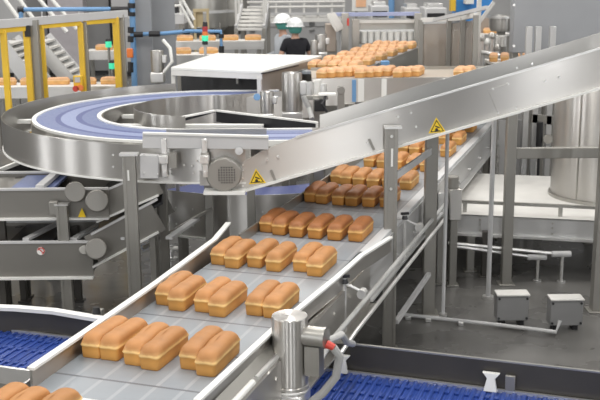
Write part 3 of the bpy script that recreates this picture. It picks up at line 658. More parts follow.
# ------------------------------------------------------------------ hooded machine behind the horseshoe
hz = 1.55
h0, h1, h2, h3 = A(171, 70, hz), A(262, 74, hz), A(322, 58, hz), A(216, 55.5, hz)
hd = thing('hooded_machine', 'white topped machine with dark open front behind the horseshoe conveyor', 'machine', ((h0 + h2) / 2).xy.to_3d())
part('top_panel', MB().ext([h0, h1, h2, h3], (0, 0, .03)), WHITE, hd, .006, 'white top panel')
part('front_frame', MB().ext([h0, h1, h1 - Vector((0, 0, .055)), h0 - Vector((0, 0, .055))], (0, .02, 0)), OFFW, hd)
part('side_panel', MB().ext([h1, h2, Vector((h2.x, h2.y, .5)), Vector((h1.x, h1.y, .5))], (-.015, .01, 0)), TAUPE, hd, label='brownish side panel')  # brown tint holds the reflection of the loaves in its colour
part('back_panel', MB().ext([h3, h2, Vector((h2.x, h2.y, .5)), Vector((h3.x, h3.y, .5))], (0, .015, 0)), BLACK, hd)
part('interior_shade', MB().ext([h0 + Vector((.05, .45, -.03)), h1 + Vector((-.03, .45, -.03)), Vector((h1.x - .03, h1.y + .45, 1.0)), Vector((h0.x + .05, h0.y + .45, 1.0))], (0, .01, 0)), BLACK, hd)  # black sheet added for the shade inside the open hood
for q, dx in ((h0, .02), (h1, -.03), (h2, -.05), (h3, .05)): leg(hd, q.x + dx, q.y + (.03 if q.y < 11 else -.03), hz - .03, .045, OFFW)
q = V(238, 82, h0.y + .2); part('mullion', MB().box((q.x, h0.y + .06, 1.46), (.02, .02, .13)), OFFW, hd)
part('black_strip', MB().beam(V(262, 73.5, h1.y - .02) , V(298, 65.5, 10.9), .02, .012), BLACK, hd)
# gear motors around it
def motor(px, py0, py1, Y, r, label, stand_to=0, cone=False):
    c = V(px, (py0 + py1) / 2, Y); zt, zb = V(px, py0, Y).z, V(px, py1, Y).z
    t = thing('gear_motor', label, 'motor', (c.x, Y, 0))
    part('motor_body', MB().lathe((c.x, Y, 0), [(.01, zb), (r * .96, zb), (r, zb + .012), (r, zt - .02), (r * .95, zt - .004), (.01, zt)], 32), STEEL, t, angle=50)
    part('gearbox', MB().box((c.x, Y, zb - .06), (r * 2.1, r * 2.1, .12)), STEELL, t, .012)
    part('terminal_box', MB().box((c.x + r * 1.1, Y - r * .2, zb + (zt - zb) * .6), (r * .7, r * .9, (zt - zb) * .35)), STEELL, t, .008)
    leg(t, c.x, Y, zb - .11, .06)
    return t, c, zb
t, c, zb = motor(292, 72, 111, 9.0, .092, 'large silver gear motor right of the white topped machine')
part('cable', MB().tube([(c.x + .09, 8.98, zb + .15), (c.x + .16, 8.95, zb + .05), (c.x + .22, 8.95, zb - .12)], .018, 8), CABLE, t)
t, c, zb = motor(267, 91, 113, 8.9, .062, 'small silver gear motor left of the large one')
part('valve_knob', MB().cyl(V(257, 97, 8.8), V(257, 97, 8.76), .032, .03, 16), BLUEP, t, label='blue round knob')
t, c, zb = motor(157.5, 50, 72, 11.6, .075, 'silver gear motor at the foot of the grey column')
part('cable', MB().tube([V(164, 72, 11.5), V(172, 62, 11.5), V(170, 48, 11.55), V(163, 40, 11.6)], .02, 8), WHITE, t)
# back straight of the horseshoe: clamps, sticker
cl = thing('rail_clamp', 'small steel clamp on the rear guard of the horseshoe', 'clamp', V(226, 104, CY + .90))
part('body', MB().box(V(226, 104, CY + .90), (.05, .06, .09)), STEELL, cl, .006); part('bolt', MB().bolts([V(226, 101, CY + .87)], (0, -1, 0), .014, .012), STEELL, cl)

# ------------------------------------------------------------------ upper feed conveyor and oven outfeed (rows of pale loaves)
ZF = 1.5
fd = thing('feed_conveyor', 'upper stainless conveyor with streaked front wall carrying pale loaves across the middle', 'conveyor', (.9, 10.4, 0))
f0, f1 = A(312, 79, ZF), A(520, 77, ZF); yF = f0.y
def fx(px): return V(px, 79, yF).x
part('front_wall', MB().box(((fx(312) + fx(520)) / 2, yF, ZF - .13), (fx(520) - fx(312), .012, .27)), STEEL, fd)
for x, w_ in ((319, .05), (361, .06), (384, .05)): part('vertical_strip', MB().box((fx(x), yF - .012, ZF - .13), (w_, .012, .25)), WHITE, fd)  # white strips are streak highlights built as parts on the steel wall
part('vertical_strip', MB().box((fx(354), yF - .012, ZF - .12), (.04, .012, .22)), BLUEP, fd, label='blue strip')
part('bottom_flange', MB().beam((fx(343), yF - .03, ZF - .27), (fx(520), yF - .03, ZF - .27), .05, .02), OFFW, fd)
part('belt', MB().box(((fx(312) + fx(520)) / 2, yF + .42, ZF - .015), (fx(520) - fx(312), .80, .03)), mat('tan_belt', (.42, .37, .31), .5, 0, .06, 6), fd)
part('rear_wall', MB().box(((fx(312) + fx(520)) / 2, yF + .84, ZF - .10), (fx(520) - fx(312), .012, .26)), STEELD, fd)
for x in (322, 512):
    for yy in (.05, .78): leg(fd, fx(x), yF + yy, ZF - .03, .06)
k = 0
FG = 'pale loaves on the upper feed conveyor'
for grp, px0, n in (('left', 320, 5), ('middle', 359, 4), ('right', 397, 3), ('far right', 458, 2)):
    x0 = fx(px0)
    for i in range(n):
        loaf(FARL, (x0 + i * .091 + .05, yF + .17 + .045 * i, ZF), -.35, 'pale loaf, %s in the %s group on the upper feed conveyor' % (ORD[i], grp), FG)
# outfeed
e0, e1 = A(315, 67.5, ZF), A(356, 71, ZF); g1 = A(419, 46.5, ZF); g0 = g1 + (e0 - e1) * 1.0
of = thing('oven_outfeed', 'wide conveyor packed with rows of pale loaves leading to the oven exit', 'conveyor', ((e0 + g1) / 2).xy.to_3d())
dO = (g1 - e1); LO = dO.length; dO.normalize(); xO = Vector((dO.y, -dO.x, 0)); wO = (e1 - e0).length * .97
def OP(s, t, z): return e1 + dO * s - xO * t + Vector((0, 0, z - ZF))
part('belt', MB().ext([OP(-.1, 0, ZF - .005), OP(LO, 0, ZF - .005), OP(LO, wO, ZF - .005), OP(-.1, wO, ZF - .005)], (0, 0, -.03)), BELT, of)
part('side_wall', MB().ext([OP(-.2, -.02, ZF), OP(LO, -.02, ZF), OP(LO, -.02, ZF - .30), OP(-.2, -.02, ZF - .30)], xO * .012), STEELD, of)
part('side_wall', MB().ext([OP(-.2, wO + .02, ZF), OP(LO, wO + .02, ZF), OP(LO, wO + .02, ZF - .30), OP(-.2, wO + .02, ZF - .30)], -xO * .012), STEELD, of)
part('walk_rail', MB().beam(OP(.1, -.30, ZF - .16), OP(LO, -.30, ZF - .16), .05, .03), WHITE, of)
part('sensor', MB().box(OP(.9, -.10, ZF - .02), (.10, .08, .10)), BLUEP, of, .01, 'blue sensor box')
for s in (.2, LO - .3):
    for tt in (.04, wO - .04): p = OP(s, tt, 0); leg(of, p.x, p.y, ZF - .035, .06)
nr = 6; nl = max(4, int(wO / .105))
for r in range(nr):
    for i in range(nl):
        s = .05 + r * (LO - .45) / (nr - 1); tt = wO - (i + .5) * wO / nl
        loaf(FARL, OP(s + .16, tt, ZF - .005), -math.atan2(dO.x, dO.y), 'pale loaf, %s in outfeed row %s the oven exit' % (ORD[i], ['farthest from', 'fifth from', 'fourth from', 'third from', 'second from', 'nearest to'][r]), 'pale loaves on the oven outfeed')
# oven exit with white rollers
YO = g1.y + .45
ov = thing('oven_exit', 'steel oven exit with a row of white rollers above the loaves', 'oven', V(386, 45, YO + .5).xy.to_3d())
pbx = lambda x0, y0, x1, y1, Y, d: pb(MB(), x0, y0, x1, y1, Y, d)
part('hood', pbx(357, 31, 417, 42, YO, .7), LGREY, ov, .01)
part('beam', pbx(352, 20, 418, 23, YO - .1, .1), OFFW, ov); part('beam', pbx(334, 12.5, 420, 16, YO - .1, .1), mat('periwinkle_paint', (.38, .42, .62), .5), ov, label='periwinkle painted beam')
for i in range(8):
    q = V(364 + i * 6.6, 36.5, YO); part('roller', MB().tube([q + Vector((0, -.02, -.09)), q + Vector((0, -.02, .07))], .038, 12), WHITE, ov)
part('lower_sill', pbx(357, 41.5, 417, 44, YO - .03, .1), POST, ov)
part('back_housing', pbx(360, 22, 416, 33, YO + .3, 1.0), STEELD, ov)
for x in (345, 355.5, 417.5):
    q = V(x, 45, YO - .12); leg(ov, q.x, q.y, V(x, 13 if x != 355.5 else 19, q.y).z, .10, STEELD)
part('red_tag', MB().box(V(348, 22, YO - .2), (.03, .01, .10)), RED, ov)

# ------------------------------------------------------------------ polycarbonate guard enclosure
YE = 12.2
en = thing('guard_enclosure', 'tall smoked plastic guard enclosure with steel frame right of the oven exit', 'enclosure', V(456, 60, YE).xy.to_3d())
ex = [V(421, 20, YE), V(449, 19, YE - .1), V(463, 18, YE - .5), V(476, 15, YE - 1.2)]
for i, q in enumerate(ex):
    leg(en, q.x, q.y, q.z, .055, POST)
for i, (p, q) in enumerate(zip(ex, ex[1:])):
    part('panel', MB().ext([Vector((p.x + .03, p.y, .25)), Vector((q.x - .03, q.y, .25)), q + Vector((-.03, 0, -.05)), p + Vector((.03, 0, -.05))], (0, .012, 0)), GLASS, en)
    part('top_rail', MB().beam(p, q, .045, .05), OFFW, en)
part('handrail', MB().beam(V(434, 20, YE - .2), V(487, 7.5, YE - 1.3), .04, .04), LGREY, en)
for x, y0, y1, m_ in ((428, 30, 75, STEELL), (436, 26, 60, LGREY), (441, 40, 80, STEELD), (456, 30, 80, STEEL)):
    q = V(x, y0, YE + .5); part('inner_cylinder', MB().cyl((q.x, q.y, 0), q, .09, .07, 16), m_, en)
part('inner_arm', MB().beam(V(425, 33, YE + .4), V(437, 43, YE + .4), .07, .09), WHITE, en)
# pieces right of the enclosure
bp_ = thing('blue_machine', 'bright blue machine panel behind the smoked enclosure', 'machine', V(480, 10, 19).xy.to_3d())
part('panel', MB().ext([V(456, -14, 19), V(494, -14, 19), V(492, 3, 19), V(480, 24, 19), V(456, 18, 19)], (0, .5, 0)), BLUEPANEL, bp_)
q = V(468, 15, 19.3); part('base', MB().box((q.x, 19.4, V(468, 14, 19).z / 2), (.6, .6, V(468, 14, 19).z)), GREY, bp_)
part('white_unit', pbx(466, -10, 474, 4, 18.7, .3), WHITE, bp_); part('yellow_post', pbx(451, -14, 456, 11, 18.9, .2), YELLOW, bp_)
dr_ = thing('mixing_bowl', 'grey steel bowl on a stand left of the grey cabinet', 'bowl', V(500, 20, 16).xy.to_3d())
q = V(501, 31, 16); part('bowl', MB().lathe((q.x, 16, q.z), [(.01, 0), (.16, 0), (.19, .06), (.19, .24), (.17, .24)], 28), STEEL, dr_); leg(dr_, q.x, 16, q.z, .12)
part('rim', MB().lathe((q.x, 16, q.z), [(.19, .20), (.205, .20), (.205, .235), (.19, .235)], 28), STEELL, dr_)
br_ = thing('gantry_brace', 'thin pale steel post with diagonal brace left of the grey cabinet', 'frame', V(477, 60, 12).xy.to_3d())
q = V(477.5, 55, 12); leg(br_, q.x, 12, 2.72, .05, OFFW); part('brace', MB().beam(V(478, 24, 12), V(494, 2, 12), .035, .04), OFFW, br_)
hp = thing('cooling_line', 'brown panelled cooling line with steel drum in front behind the enclosure', 'machine', V(490, 40, 16.6).xy.to_3d())
part('panel', pbx(477, 18, 494, 33, 17.3, .1), TAUPE, hp); part('drum', MB().cyl(V(500, 36, 15.2), V(500, 46, 15.2), .17), STEEL, hp)
for x in (480, 490): q = V(x, 30, 17.4); leg(hp, q.x, q.y, q.z, .06)
q = V(500, 46, 15.2); leg(hp, q.x, q.y, q.z, .1)
va = thing('valve_cluster', 'cluster of steel pipes and valves below the steel drum', 'pipe', V(488, 50, 12.8).xy.to_3d())
for x, y0 in ((482, 38), (487, 42), (492, 36), (497, 48)):
    q = V(x, y0, 12.8); part('pipe', MB().tube([(q.x, 12.8, 0), q], .03, 10), STEELL, va); part('valve', MB().sphere(q, .05), WHITE if x == 487 else STEEL, va)
part('manifold', MB().tube([V(481, 52, 12.78), V(499, 56, 12.78)], .03, 10), STEELL, va)

# ------------------------------------------------------------------ lines of far loaves
def far_line(name, label, px0, px1, py, Y, n, where, top=OFFW, wd_=.5, end=None, across=False, zside=.14):
    a = V(px0, py, Y); c = V(px1, py + (px1 - px0) * -.0096, Y); z = (a.z + c.z) / 2
    t = thing(name, label, 'conveyor', ((a.x + c.x) / 2, Y + wd_ / 2, 0))
    part('belt', MB().box(((a.x + c.x) / 2, Y + wd_ / 2, z - .02), (c.x - a.x, wd_, .03)), top, t)
    part('side_plate', MB().box(((a.x + c.x) / 2, Y - .01, z - zside / 2 - .005), (c.x - a.x, .012, zside)), STEELL, t)
    for k in (.06, .94):
        for yy in (.05, wd_ - .05): leg(t, a.x + (c.x - a.x) * k, Y + yy, z - .04, .06)
    for i in range(n):
        x = a.x + (c.x - a.x) * (i + .5) / n
        loaf(FARL, (x, Y + wd_ / 2, z - .005), PI / 2 if across else -.2, 'pale loaf, %s on the %s' % (ORD[i] if n > 1 else 'the only one', where), 'pale loaves on the ' + where)
    return t
far_line('far_conveyor', 'distant pale conveyor line below the silo and stairs', 172, 264, 41.5, 17.2, 4, 'distant line below the silo', across=True)
far_line('far_conveyor', 'distant conveyor line between the grey column and the signal light', 166, 221, 55, 14.8, 2, 'line behind the signal light', across=True)
far_line('far_conveyor', 'conveyor line with loaves seen low through the yellow fence', -14, 122, 87, 12.6, 5, 'line low behind the yellow fence', across=True)
far_line('far_conveyor', 'distant conveyor seen in the upper part of the right fence opening', 84, 119, 51, 16.5, 1, 'line high behind the yellow fence', across=True)
far_line('far_conveyor', 'distant line between the steel drum and the bowl', 477, 512, 34, 17, 1, 'line below the mixing bowl', across=True)
far_line('far_conveyor', 'conveyor line under the large grey cabinet', 492, 560, 62.5, 11.6, 6, 'line under the grey cabinet', wd_=.5)

# ------------------------------------------------------------------ yellow guard fence
fe = thing('guard_fence', 'yellow framed guard fence with grey posts behind the horseshoe', 'fence', V(60, 60, 11).xy.to_3d())
Yl, Yr = 10.6, 12.5
def FY(px): return 1 / (1 / Yl + (1 / Yr - 1 / Yl) * (px / 125.))
def FP(px, py): return V(px, py, FY(px))
tb = part('top_beam', MB().beam(FP(-12, 25.0), FP(126, 13.5), .06, .085), LGREY, fe)
part('top_rail', MB().beam(FP(-12, 31.5) , FP(25, 28.2), .05, .055), YELLOW, fe); part('top_rail', MB().beam(FP(40, 26), FP(80, 23.2), .05, .055), YELLOW, fe); part('top_rail', MB().beam(FP(85, 22.3), FP(116, 20.2), .05, .055), YELLOW, fe)
for x, w_, m_, y0 in ((3, .06, YELLOW, 30), (26, .065, YELLOW, 27), (33, .105, POST, 20), (41.5, .045, YELLOW, 26), (80, .06, YELLOW, 23), (84.5, .05, POST, 22), (115.5, .075, YELLOW, 17), (121.5, .06, POST, 14.5)):
    q = FP(x, y0); leg(fe, q.x, q.y, q.z, w_, m_)
for x in (28.5, 37.5): q = FP(x, 27); part('hinge', MB().box(q + Vector((0, -.05, -.04)), (.05, .05, .12)), BLACK, fe)
part('bottom_rail', MB().beam(FP(-12, 30) * 0 + Vector((FP(-12, 30).x, FP(-12, 30).y, .25)), Vector((FP(121, 30).x, FP(121, 30).y, .25)), .05, .05), YELLOW, fe)
es = thing('stop_button_box', 'yellow emergency stop box with red buttons on the fence post', 'box', FP(80, 84) + Vector((0, -.06, 0)))
q = FP(80, 82) + Vector((0, -.09, 0)); part('body', MB().box(q, (.10, .08, .17)), YELLOW, es, .008)
for dx, dz in ((-.02, -.06), (.035, -.05)): part('button', MB().cyl(q + Vector((dx, -.04, dz)), q + Vector((dx, -.075, dz)), .032, .036, 16), RED if dx < 0 else ORANGE, es, label='red push button' if dx < 0 else 'orange push button')
part('lens', MB().box(q + Vector((0, -.042, .04)), (.06, .006, .06)), LGREY, es)

# ------------------------------------------------------------------ column with pipes
YK = 13.2
k0, k1, k2 = V(133, 40, YK), V(152.5, 40, YK), V(163, 40, YK)
st = thing('steel_column', 'grey steel building column behind the horseshoe with blue pipes', 'column', ((k0.x + k2.x) / 2, YK, 0))
part('flange', MB().box(((k0.x + k1.x) / 2, YK, 1.9), (k1.x - k0.x, .03, 3.8)), GREY, st); part('web', MB().box(((k0.x + k1.x) / 2 + .07, YK + .16, 1.9), (.03, .30, 3.8)), MGREY, st)
part('flange', MB().box(((k1.x + k2.x) / 2 + .0, YK + .32, 1.9), (k2.x - k0.x, .03, 3.8)), GREY, st); part('base_plate', MB().box(((k0.x + k2.x) / 2, YK + .15, .012), (.5, .5, .024)), POST, st)
pi_ = thing('air_pipe', 'blue compressed air pipe with black fittings running past the grey column', 'pipe', V(131, 60, YK - .1).xy.to_3d())
yp = YK - .12
part('riser', MB().tube([Vector((V(131.5, 40, yp).x, yp, .3)), V(131.5, -12, yp)], .038, 12), BLUEP, pi_)
part('branch', MB().tube([V(20, 9.5, yp), V(131, 9, yp)], .028, 10), BLUEP, pi_); part('branch', MB().tube([V(131, 34.5, yp), V(163, 33.5, yp), V(188, 31.2, yp - .05), V(221, 31.5, yp - .05), V(221.5, 55, yp - .05)], .026, 10), BLUEP, pi_)
for y0, y1 in ((3, 8), (12, 16), (27, 33), (36, 42), (62, 72)): part('fitting', MB().tube([V(131.5, y0, yp), V(131.5, y1, yp)], .05, 12), BLACK, pi_)
for x0, x1, y in ((111, 129, 9.3), (134, 143, 34.5), (149, 160, 34), (214, 221, 31.4), (183, 190, 31.4)): part('fitting', MB().tube([V(x0, y, yp - .03), V(x1, y, yp - .03)], .036, 12), BLACK, pi_)
part('fitting', MB().tube([V(221.4, 34, yp - .05), V(221.5, 38, yp - .05)], .034, 12), BLACK, pi_); part('fitting', MB().tube([V(221.5, 46, yp - .05), V(221.5, 55, yp - .05)], .034, 12), BLACK, pi_)
part('fitting', MB().tube([V(18, 9.6, yp), V(24, 9.6, yp)], .04, 12), BLACK, pi_); part('drop', MB().tube([V(21, 10, yp), V(21, 19, yp)], .03, 10), BLUEP, pi_)
part('flag_valve', MB().box(V(130, 53, yp - .06), (.08, .05, .12)), ORANGE, pi_, .01, 'orange valve handle')
# signal tower
sq = V(205, 60, 12.4)
sg = thing('signal_tower', 'signal light tower with red and lit green lenses above the white machine', 'lamp', (sq.x, 12.4, 0))
part('pole', MB().tube([(sq.x, 12.4, 0), V(205, 43, 12.4)], .018, 10), LGREY, sg)
part('green_lens', MB().cyl(V(205, 41, 12.4), V(205, 35.5, 12.4), .04, .04, 16), GREENL, sg, .004, 'lit green lens'); part('amber_lens', MB().cyl(V(205, 35.5, 12.4), V(205, 31.5, 12.4), .034, .034, 16), ORANGE, sg, .003, 'amber lens')
part('red_lens', MB().cyl(V(205, 31.5, 12.4), V(205, 26.5, 12.4), .034, .034, 16), REDL, sg, .003, 'dark red lens'); part('cap', MB().cyl(V(205, 26.5, 12.4), V(205, 22, 12.4), .032, .028, 16), BLACK, sg, .004); part('base', MB().cyl(V(205, 44.5, 12.4), V(205, 41, 12.4), .036, .032, 16), BLACK, sg)
for px, py, lab in ((108.5, 44.5, 'signal lamp lit green high in the right fence opening'), (112, 66, 'signal lamp lit green low beside the yellow fence post')):
    q = V(px, py, 14.2); t = thing('signal_lamp', lab, 'lamp', (q.x, 14.2, 0)); part('pole', MB().tube([(q.x, 14.2, 0), q + Vector((0, 0, -.04))], .02, 8), POST, t)
    part('lens', MB().cyl(q - Vector((0, 0, .04)), q + Vector((0, 0, .045)), .045, .045, 16), GREENL, t, .005, 'lit green lens'); part('cap', MB().cyl(q + Vector((0, 0, .045)), q + Vector((0, 0, .08)), .046, .03, 16), BLACK, t)

# ------------------------------------------------------------------ stairs, platforms, tanks
def stairs(name, label, Y, bl_, br_, tl, tr, n, depth, m=OFFW, rail_h=.9):
    """bl_/br_ bottom left/right pixels, tl/tr top left/right pixels; rises away from the camera by depth"""
    B0, B1, T0, T1 = V(*bl_, Y), V(*br_, Y), V(*tl, Y + depth), V(*tr, Y + depth)
    t = thing(name, label, 'stairs', ((B0 + T1) / 2).xy.to_3d())
    for a, c in ((B0, T0), (B1, T1)):
        part('stringer', MB().beam(a, c, .05, .22), LGREY, t)
        h = part('handrail', MB().tube([a + Vector((0, 0, rail_h)), c + Vector((0, 0, rail_h)), ], .028, 8), m, t)
        for k in (.05, .5, .95): p = a.lerp(c, k); part('baluster', MB().tube([p, p + Vector((0, 0, rail_h))], .022, 8), m, h)
        leg(t, a.x, a.y, max(.1, a.z + .05), .07); leg(t, c.x, c.y, c.z, .08)
    for i in range(n):
        k = (i + .5) / n; a, c = B0.lerp(T0, k), B1.lerp(T1, k); part('tread', MB().beam(a, c, .24, .04), m, t)
    return t
stairs('steel_staircase', 'white steel staircase with handrails left of the two workers', 19.0, (236, 31), (264, 31), (242, 8), (268, 8), 6, 1.2)
# side-on stair at far left
def side_stair(label, Y, p0, p1, n, wd_=.7, m=STEELL, rail=True):
    a, c = V(*p0, Y), V(*p1, Y); t = thing('steel_staircase', label, 'stairs', ((a + c) / 2).xy.to_3d())
    for dy in (0, wd_):
        part('stringer', MB().beam(a + Vector((0, dy, 0)), c + Vector((0, dy, 0)), .04, .2), STEELL if dy == 0 else LGREY, t)
        if rail: part('handrail', MB().tube([a + Vector((0, dy, .75)), c + Vector((0, dy, .75))], .03, 8), WHITE, t)
        leg(t, c.x, c.y + dy, max(.12, c.z + .05), .06); leg(t, a.x, a.y + dy, a.z, .06)
    for i in range(n):
        p = a.lerp(c, (i + .5) / n); part('tread', MB().box((p.x, p.y + wd_ / 2, p.z), (.24, wd_, .03)), OFFW, t)
side_stair('steel stairs descending right behind the left fence opening', 14.2, (0, 42), (34, 88), 8)
side_stair('steel stairs descending right behind the middle fence opening', 15.2, (34, 40), (70, 82), 7, m=WHITE)
def tank(name, label, px, r, Y, pyb, top, m, cone=True):
    q = V(px, pyb, Y); t = thing(name, label, 'tank', (q.x, Y, 0))
    part('shell', MB().lathe((q.x, Y, 0), [(.02, q.z - .25), (r * .6, q.z - .2), (r, q.z), (r, top - .15), (r * .8, top), (.02, top + .05)], 36), m, t)
    for a in (45, 135, 225, 315): leg(t, q.x + r * .9 * math.cos(math.radians(a)), Y + r * .9 * math.sin(math.radians(a)), q.z + .1, .09)
    part('band', MB().lathe((q.x, Y, 0), [(r, q.z + .3), (r + .02, q.z + .3), (r + .02, q.z + .36), (r, q.z + .36)], 36), LGREY, t)
    return t
tank('flour_silo', 'wide dull grey silo above the signal light', 206, .46, 21.6, 27, 3.2, STEELD)
tank('flour_silo', 'dull grey silo partly hidden behind the white stairs', 232, .42, 23.4, 25, 3.2, STEELD)
yf = thing('sack_frame', 'small tan frame standing in front of the wide silo', 'frame', V(201, 28, 20.2).xy.to_3d())
for x in (194.5, 207.5): q = V(x, 10, 20.2); leg(yf, q.x, 20.2, q.z, .05, mat('tan_paint_%d' % x, (.55, .45, .27), .6))
part('crossbar', MB().beam(V(193, 10.5, 20.2), V(209, 10, 20.2), .06, .06), MATS['tan_paint_194'], yf); part('panel', pbx(195.5, 12, 203, 27, 20.25, .03), MATS['tan_paint_194'], yf)
pt = thing('access_platform', 'grey access platform with white railing left of the wide silo', 'platform', V(174, 20, 17.5).xy.to_3d())
part('deck', pbx(160, 15, 184, 24, 17.5, .9), LGREY, pt)
for x in (166, 181): 
    q = V(x, 16, 17.6); leg(pt, q.x, 17.6, q.z, .08); part('rail_post', MB().tube([q, q + Vector((0, 0, .9))], .025, 8), WHITE, pt)
part('handrail', MB().tube([V(160, 6, 17.55), V(181, 5.5, 17.55), V(193, 28, 17.55)], .026, 8), WHITE, pt); part('handrail', MB().tube([V(181, -3, 17.55), V(194, 20, 17.55)], .026, 8), WHITE, pt)
part('dark_unit', pbx(170, 4, 178, 15, 18.2, .3), BLACK, pt)
mz = thing('mezzanine_walkway', 'long pale mezzanine walkway with railings behind the two workers', 'platform', V(300, 10, 22).xy.to_3d())
part('deck', pbx(250, 18, 345, 22, 22, 1.2), OFFW, mz); part('lower_beam', pbx(250, 27, 345, 30, 22.2, .2), LGREY, mz); part('kick_plate', pbx(262, 12.5, 345, 15, 22, .05), LGREY, mz)
for y in (2.5, 7.5): part('handrail', MB().tube([V(247, y, 22.05), V(345, y - 1, 22.05)], .03, 8), OFFW, mz)
for x in (262, 276, 290, 304, 318, 332, 344):
    q = V(x, 19, 22.05); part('rail_post', MB().tube([q, V(x, 1, 22.05)], .025, 8), OFFW, mz)
for x in (252, 282, 312, 342): q = V(x, 19, 22.4); leg(mz, q.x, 22.4, q.z, .12, LGREY)
# grey wall cabinets at the back
for x0, x1, yb, Y, m_, lab in ((-12, 26, 14, 24.5, LGREY, 'light grey wall cabinet far back at the left edge'), (26, 47, 12, 24.7, MGREY, 'dark grey wall cabinet far back left'), (47, 84, 11, 24.4, mat('lilac_grey_paint', (.52, .49, .51), .5), 'lilac grey wall cabinet above the fence middle'), (85, 110, 14, 24.8, MGREY, 'narrow dark grey cabinet far back above the right fence opening'), (111, 134, 20, 24.6, LGREY, 'light grey cabinet far back left of the column')):
    a, c = V(x0, yb, Y), V(x1, yb, Y); t = thing('wall_cabinet', lab, 'cabinet', ((a.x + c.x) / 2, Y + .4, 0))
    part('body', MB().box(((a.x + c.x) / 2, Y + .4, 1.7), (c.x - a.x - .04, .8, 3.2)), m_, t, .01); part('plinth', MB().box(((a.x + c.x) / 2, Y + .42, .05), (c.x - a.x - .08, .7, .1)), BLACK, t)
    part('handle', MB().box((c.x - .12, Y - .015, 1.5), (.03, .03, .25)), STEELL, t)
# tilted console and drums near the workers
co = thing('control_console', 'tilted operator console left of the oven exit posts', 'console', V(334, 30, 13.6).xy.to_3d())
part('pedestal', pbx(325.5, 24, 336, 52, 13.7, .25), TAUPE, co, .01); part('desk', MB().ext([V(327, 13.5, 13.5), V(336, 28, 13.5), V(343, 25, 13.9), V(335, 12, 13.9)], (0, .0, -.06)), OFFW, co, .006, 'pale tilted desk top')
q = V(331, 40, 13.8); leg(co, q.x, q.y, q.z, .16)
t, c, zb = motor(321, 34, 52, 13.2, .075, 'grey drum motor between the workers and the console')
t, c, zb = motor(314.5, 40, 56, 12.6, .05, 'slim grey motor right behind the black shirted worker')
# drive unit before the feed conveyor
du = thing('pneumatic_unit', 'pneumatic unit with grey rounded post before the feed conveyor', 'machine', V(330, 110, 8.7).xy.to_3d())
q = V(341, 90, 8.7); part('post', MB().box((q.x, 8.7, q.z / 2), (.06, .06, q.z)).cyl((q.x, 8.66, q.z), (q.x, 8.74, q.z), .035), POST, du, .004)
q = V(318, 98, 8.8); leg(du, q.x, 8.8, q.z, .09); part('valve_block', MB().box(V(320, 105, 8.75), (.10, .10, .10)), BLACK, du, .008); part('shelf', MB().box(V(327, 94, 8.75), (.15, .14, .012)), WHITE, du)
for x, y0, y1 in ((310, 82, 96), (317, 80, 96), (323, 84, 94)):
    part('cylinder', MB().cyl(V(x, y0, 8.9), V(x, y1, 8.9), .035, .035, 14), STEELL if x != 317 else OFFW, du)
part('crosshead', MB().box(V(317, 97, 8.9), (.20, .10, .04)), STEELD, du, .005)
part('hose', MB().tube([V(303, 96, 8.7), V(309, 108, 8.7), V(312, 119, 8.6)], .022, 8), CABLE, du); part('hose', MB().tube([V(326, 96, 8.7), V(322, 104, 8.65), V(327, 112, 8.65)], .012, 8), BLACK, du)
part('arm', MB().beam(V(346, 107, 8.9), V(372, 103, 9.2), .05, .05), POST, du); part('arm', MB().beam(V(355, 108, 8.9), V(364, 108, 8.9), .05, .10), BLACK, du)
# far top right fittings
fc_ = thing('building_column', 'pale grey building column with blue edge above the oven exit', 'column', V(398, 10, 20).xy.to_3d())
a, c = V(393, 10, 20), V(404, 10, 20); part('shaft', MB().box(((a.x + c.x) / 2, 20.1, 1.9), (c.x - a.x, .25, 3.8)), GREY, fc_); part('pipe', MB().tube([(V(391.5, 10, 19.9).x, 19.9, 0), V(391.5, -14, 19.9)], .06, 10), BLUEP, fc_, label='blue riser pipe')
pn = thing('notice_board', 'white notice board with an orange sheet above the oven exit', 'board', V(362, 4, 23).xy.to_3d())
part('board', pbx(352, -14, 378, 11, 23, .06), WHITE, pn); part('sheet', pbx(356, -8, 366, 7, 22.98, .01), mat('orange_sheet', (.85, .50, .30), .7), pn, label='orange printed sheet')
q = V(365, 11, 23.03); leg(pn, q.x - .2, 23.03, q.z, .06); leg(pn, q.x + .2, 23.03, q.z, .06)
for px0, px1, y0, Y, lab in ((371, 389, 6, 18.2, 'squat grey machine left of the blue edged column'), (405, 420, 8, 18.6, 'squat grey machine right of the blue edged column'), (425, 447, 8, 17.6, 'squat grey machine behind the smoked enclosure')):
    a, c = V(px0, y0, Y), V(px1, y0, Y); t = thing('process_machine', lab, 'machine', ((a.x + c.x) / 2, Y + .4, 0))
    part('body', MB().box(((a.x + c.x) / 2, Y + .4, a.z / 2), (c.x - a.x, .8, a.z)), LGREY, t, .02); part('dark_grille', MB().box(((a.x + c.x) / 2, Y - .01, a.z - .14), ((c.x - a.x) * .8, .03, .10)), BLACK, t); part('lid', MB().box(((a.x + c.x) / 2, Y + .4, a.z + .03), ((c.x - a.x) * .7, .6, .08)), STEELL, t, .01)

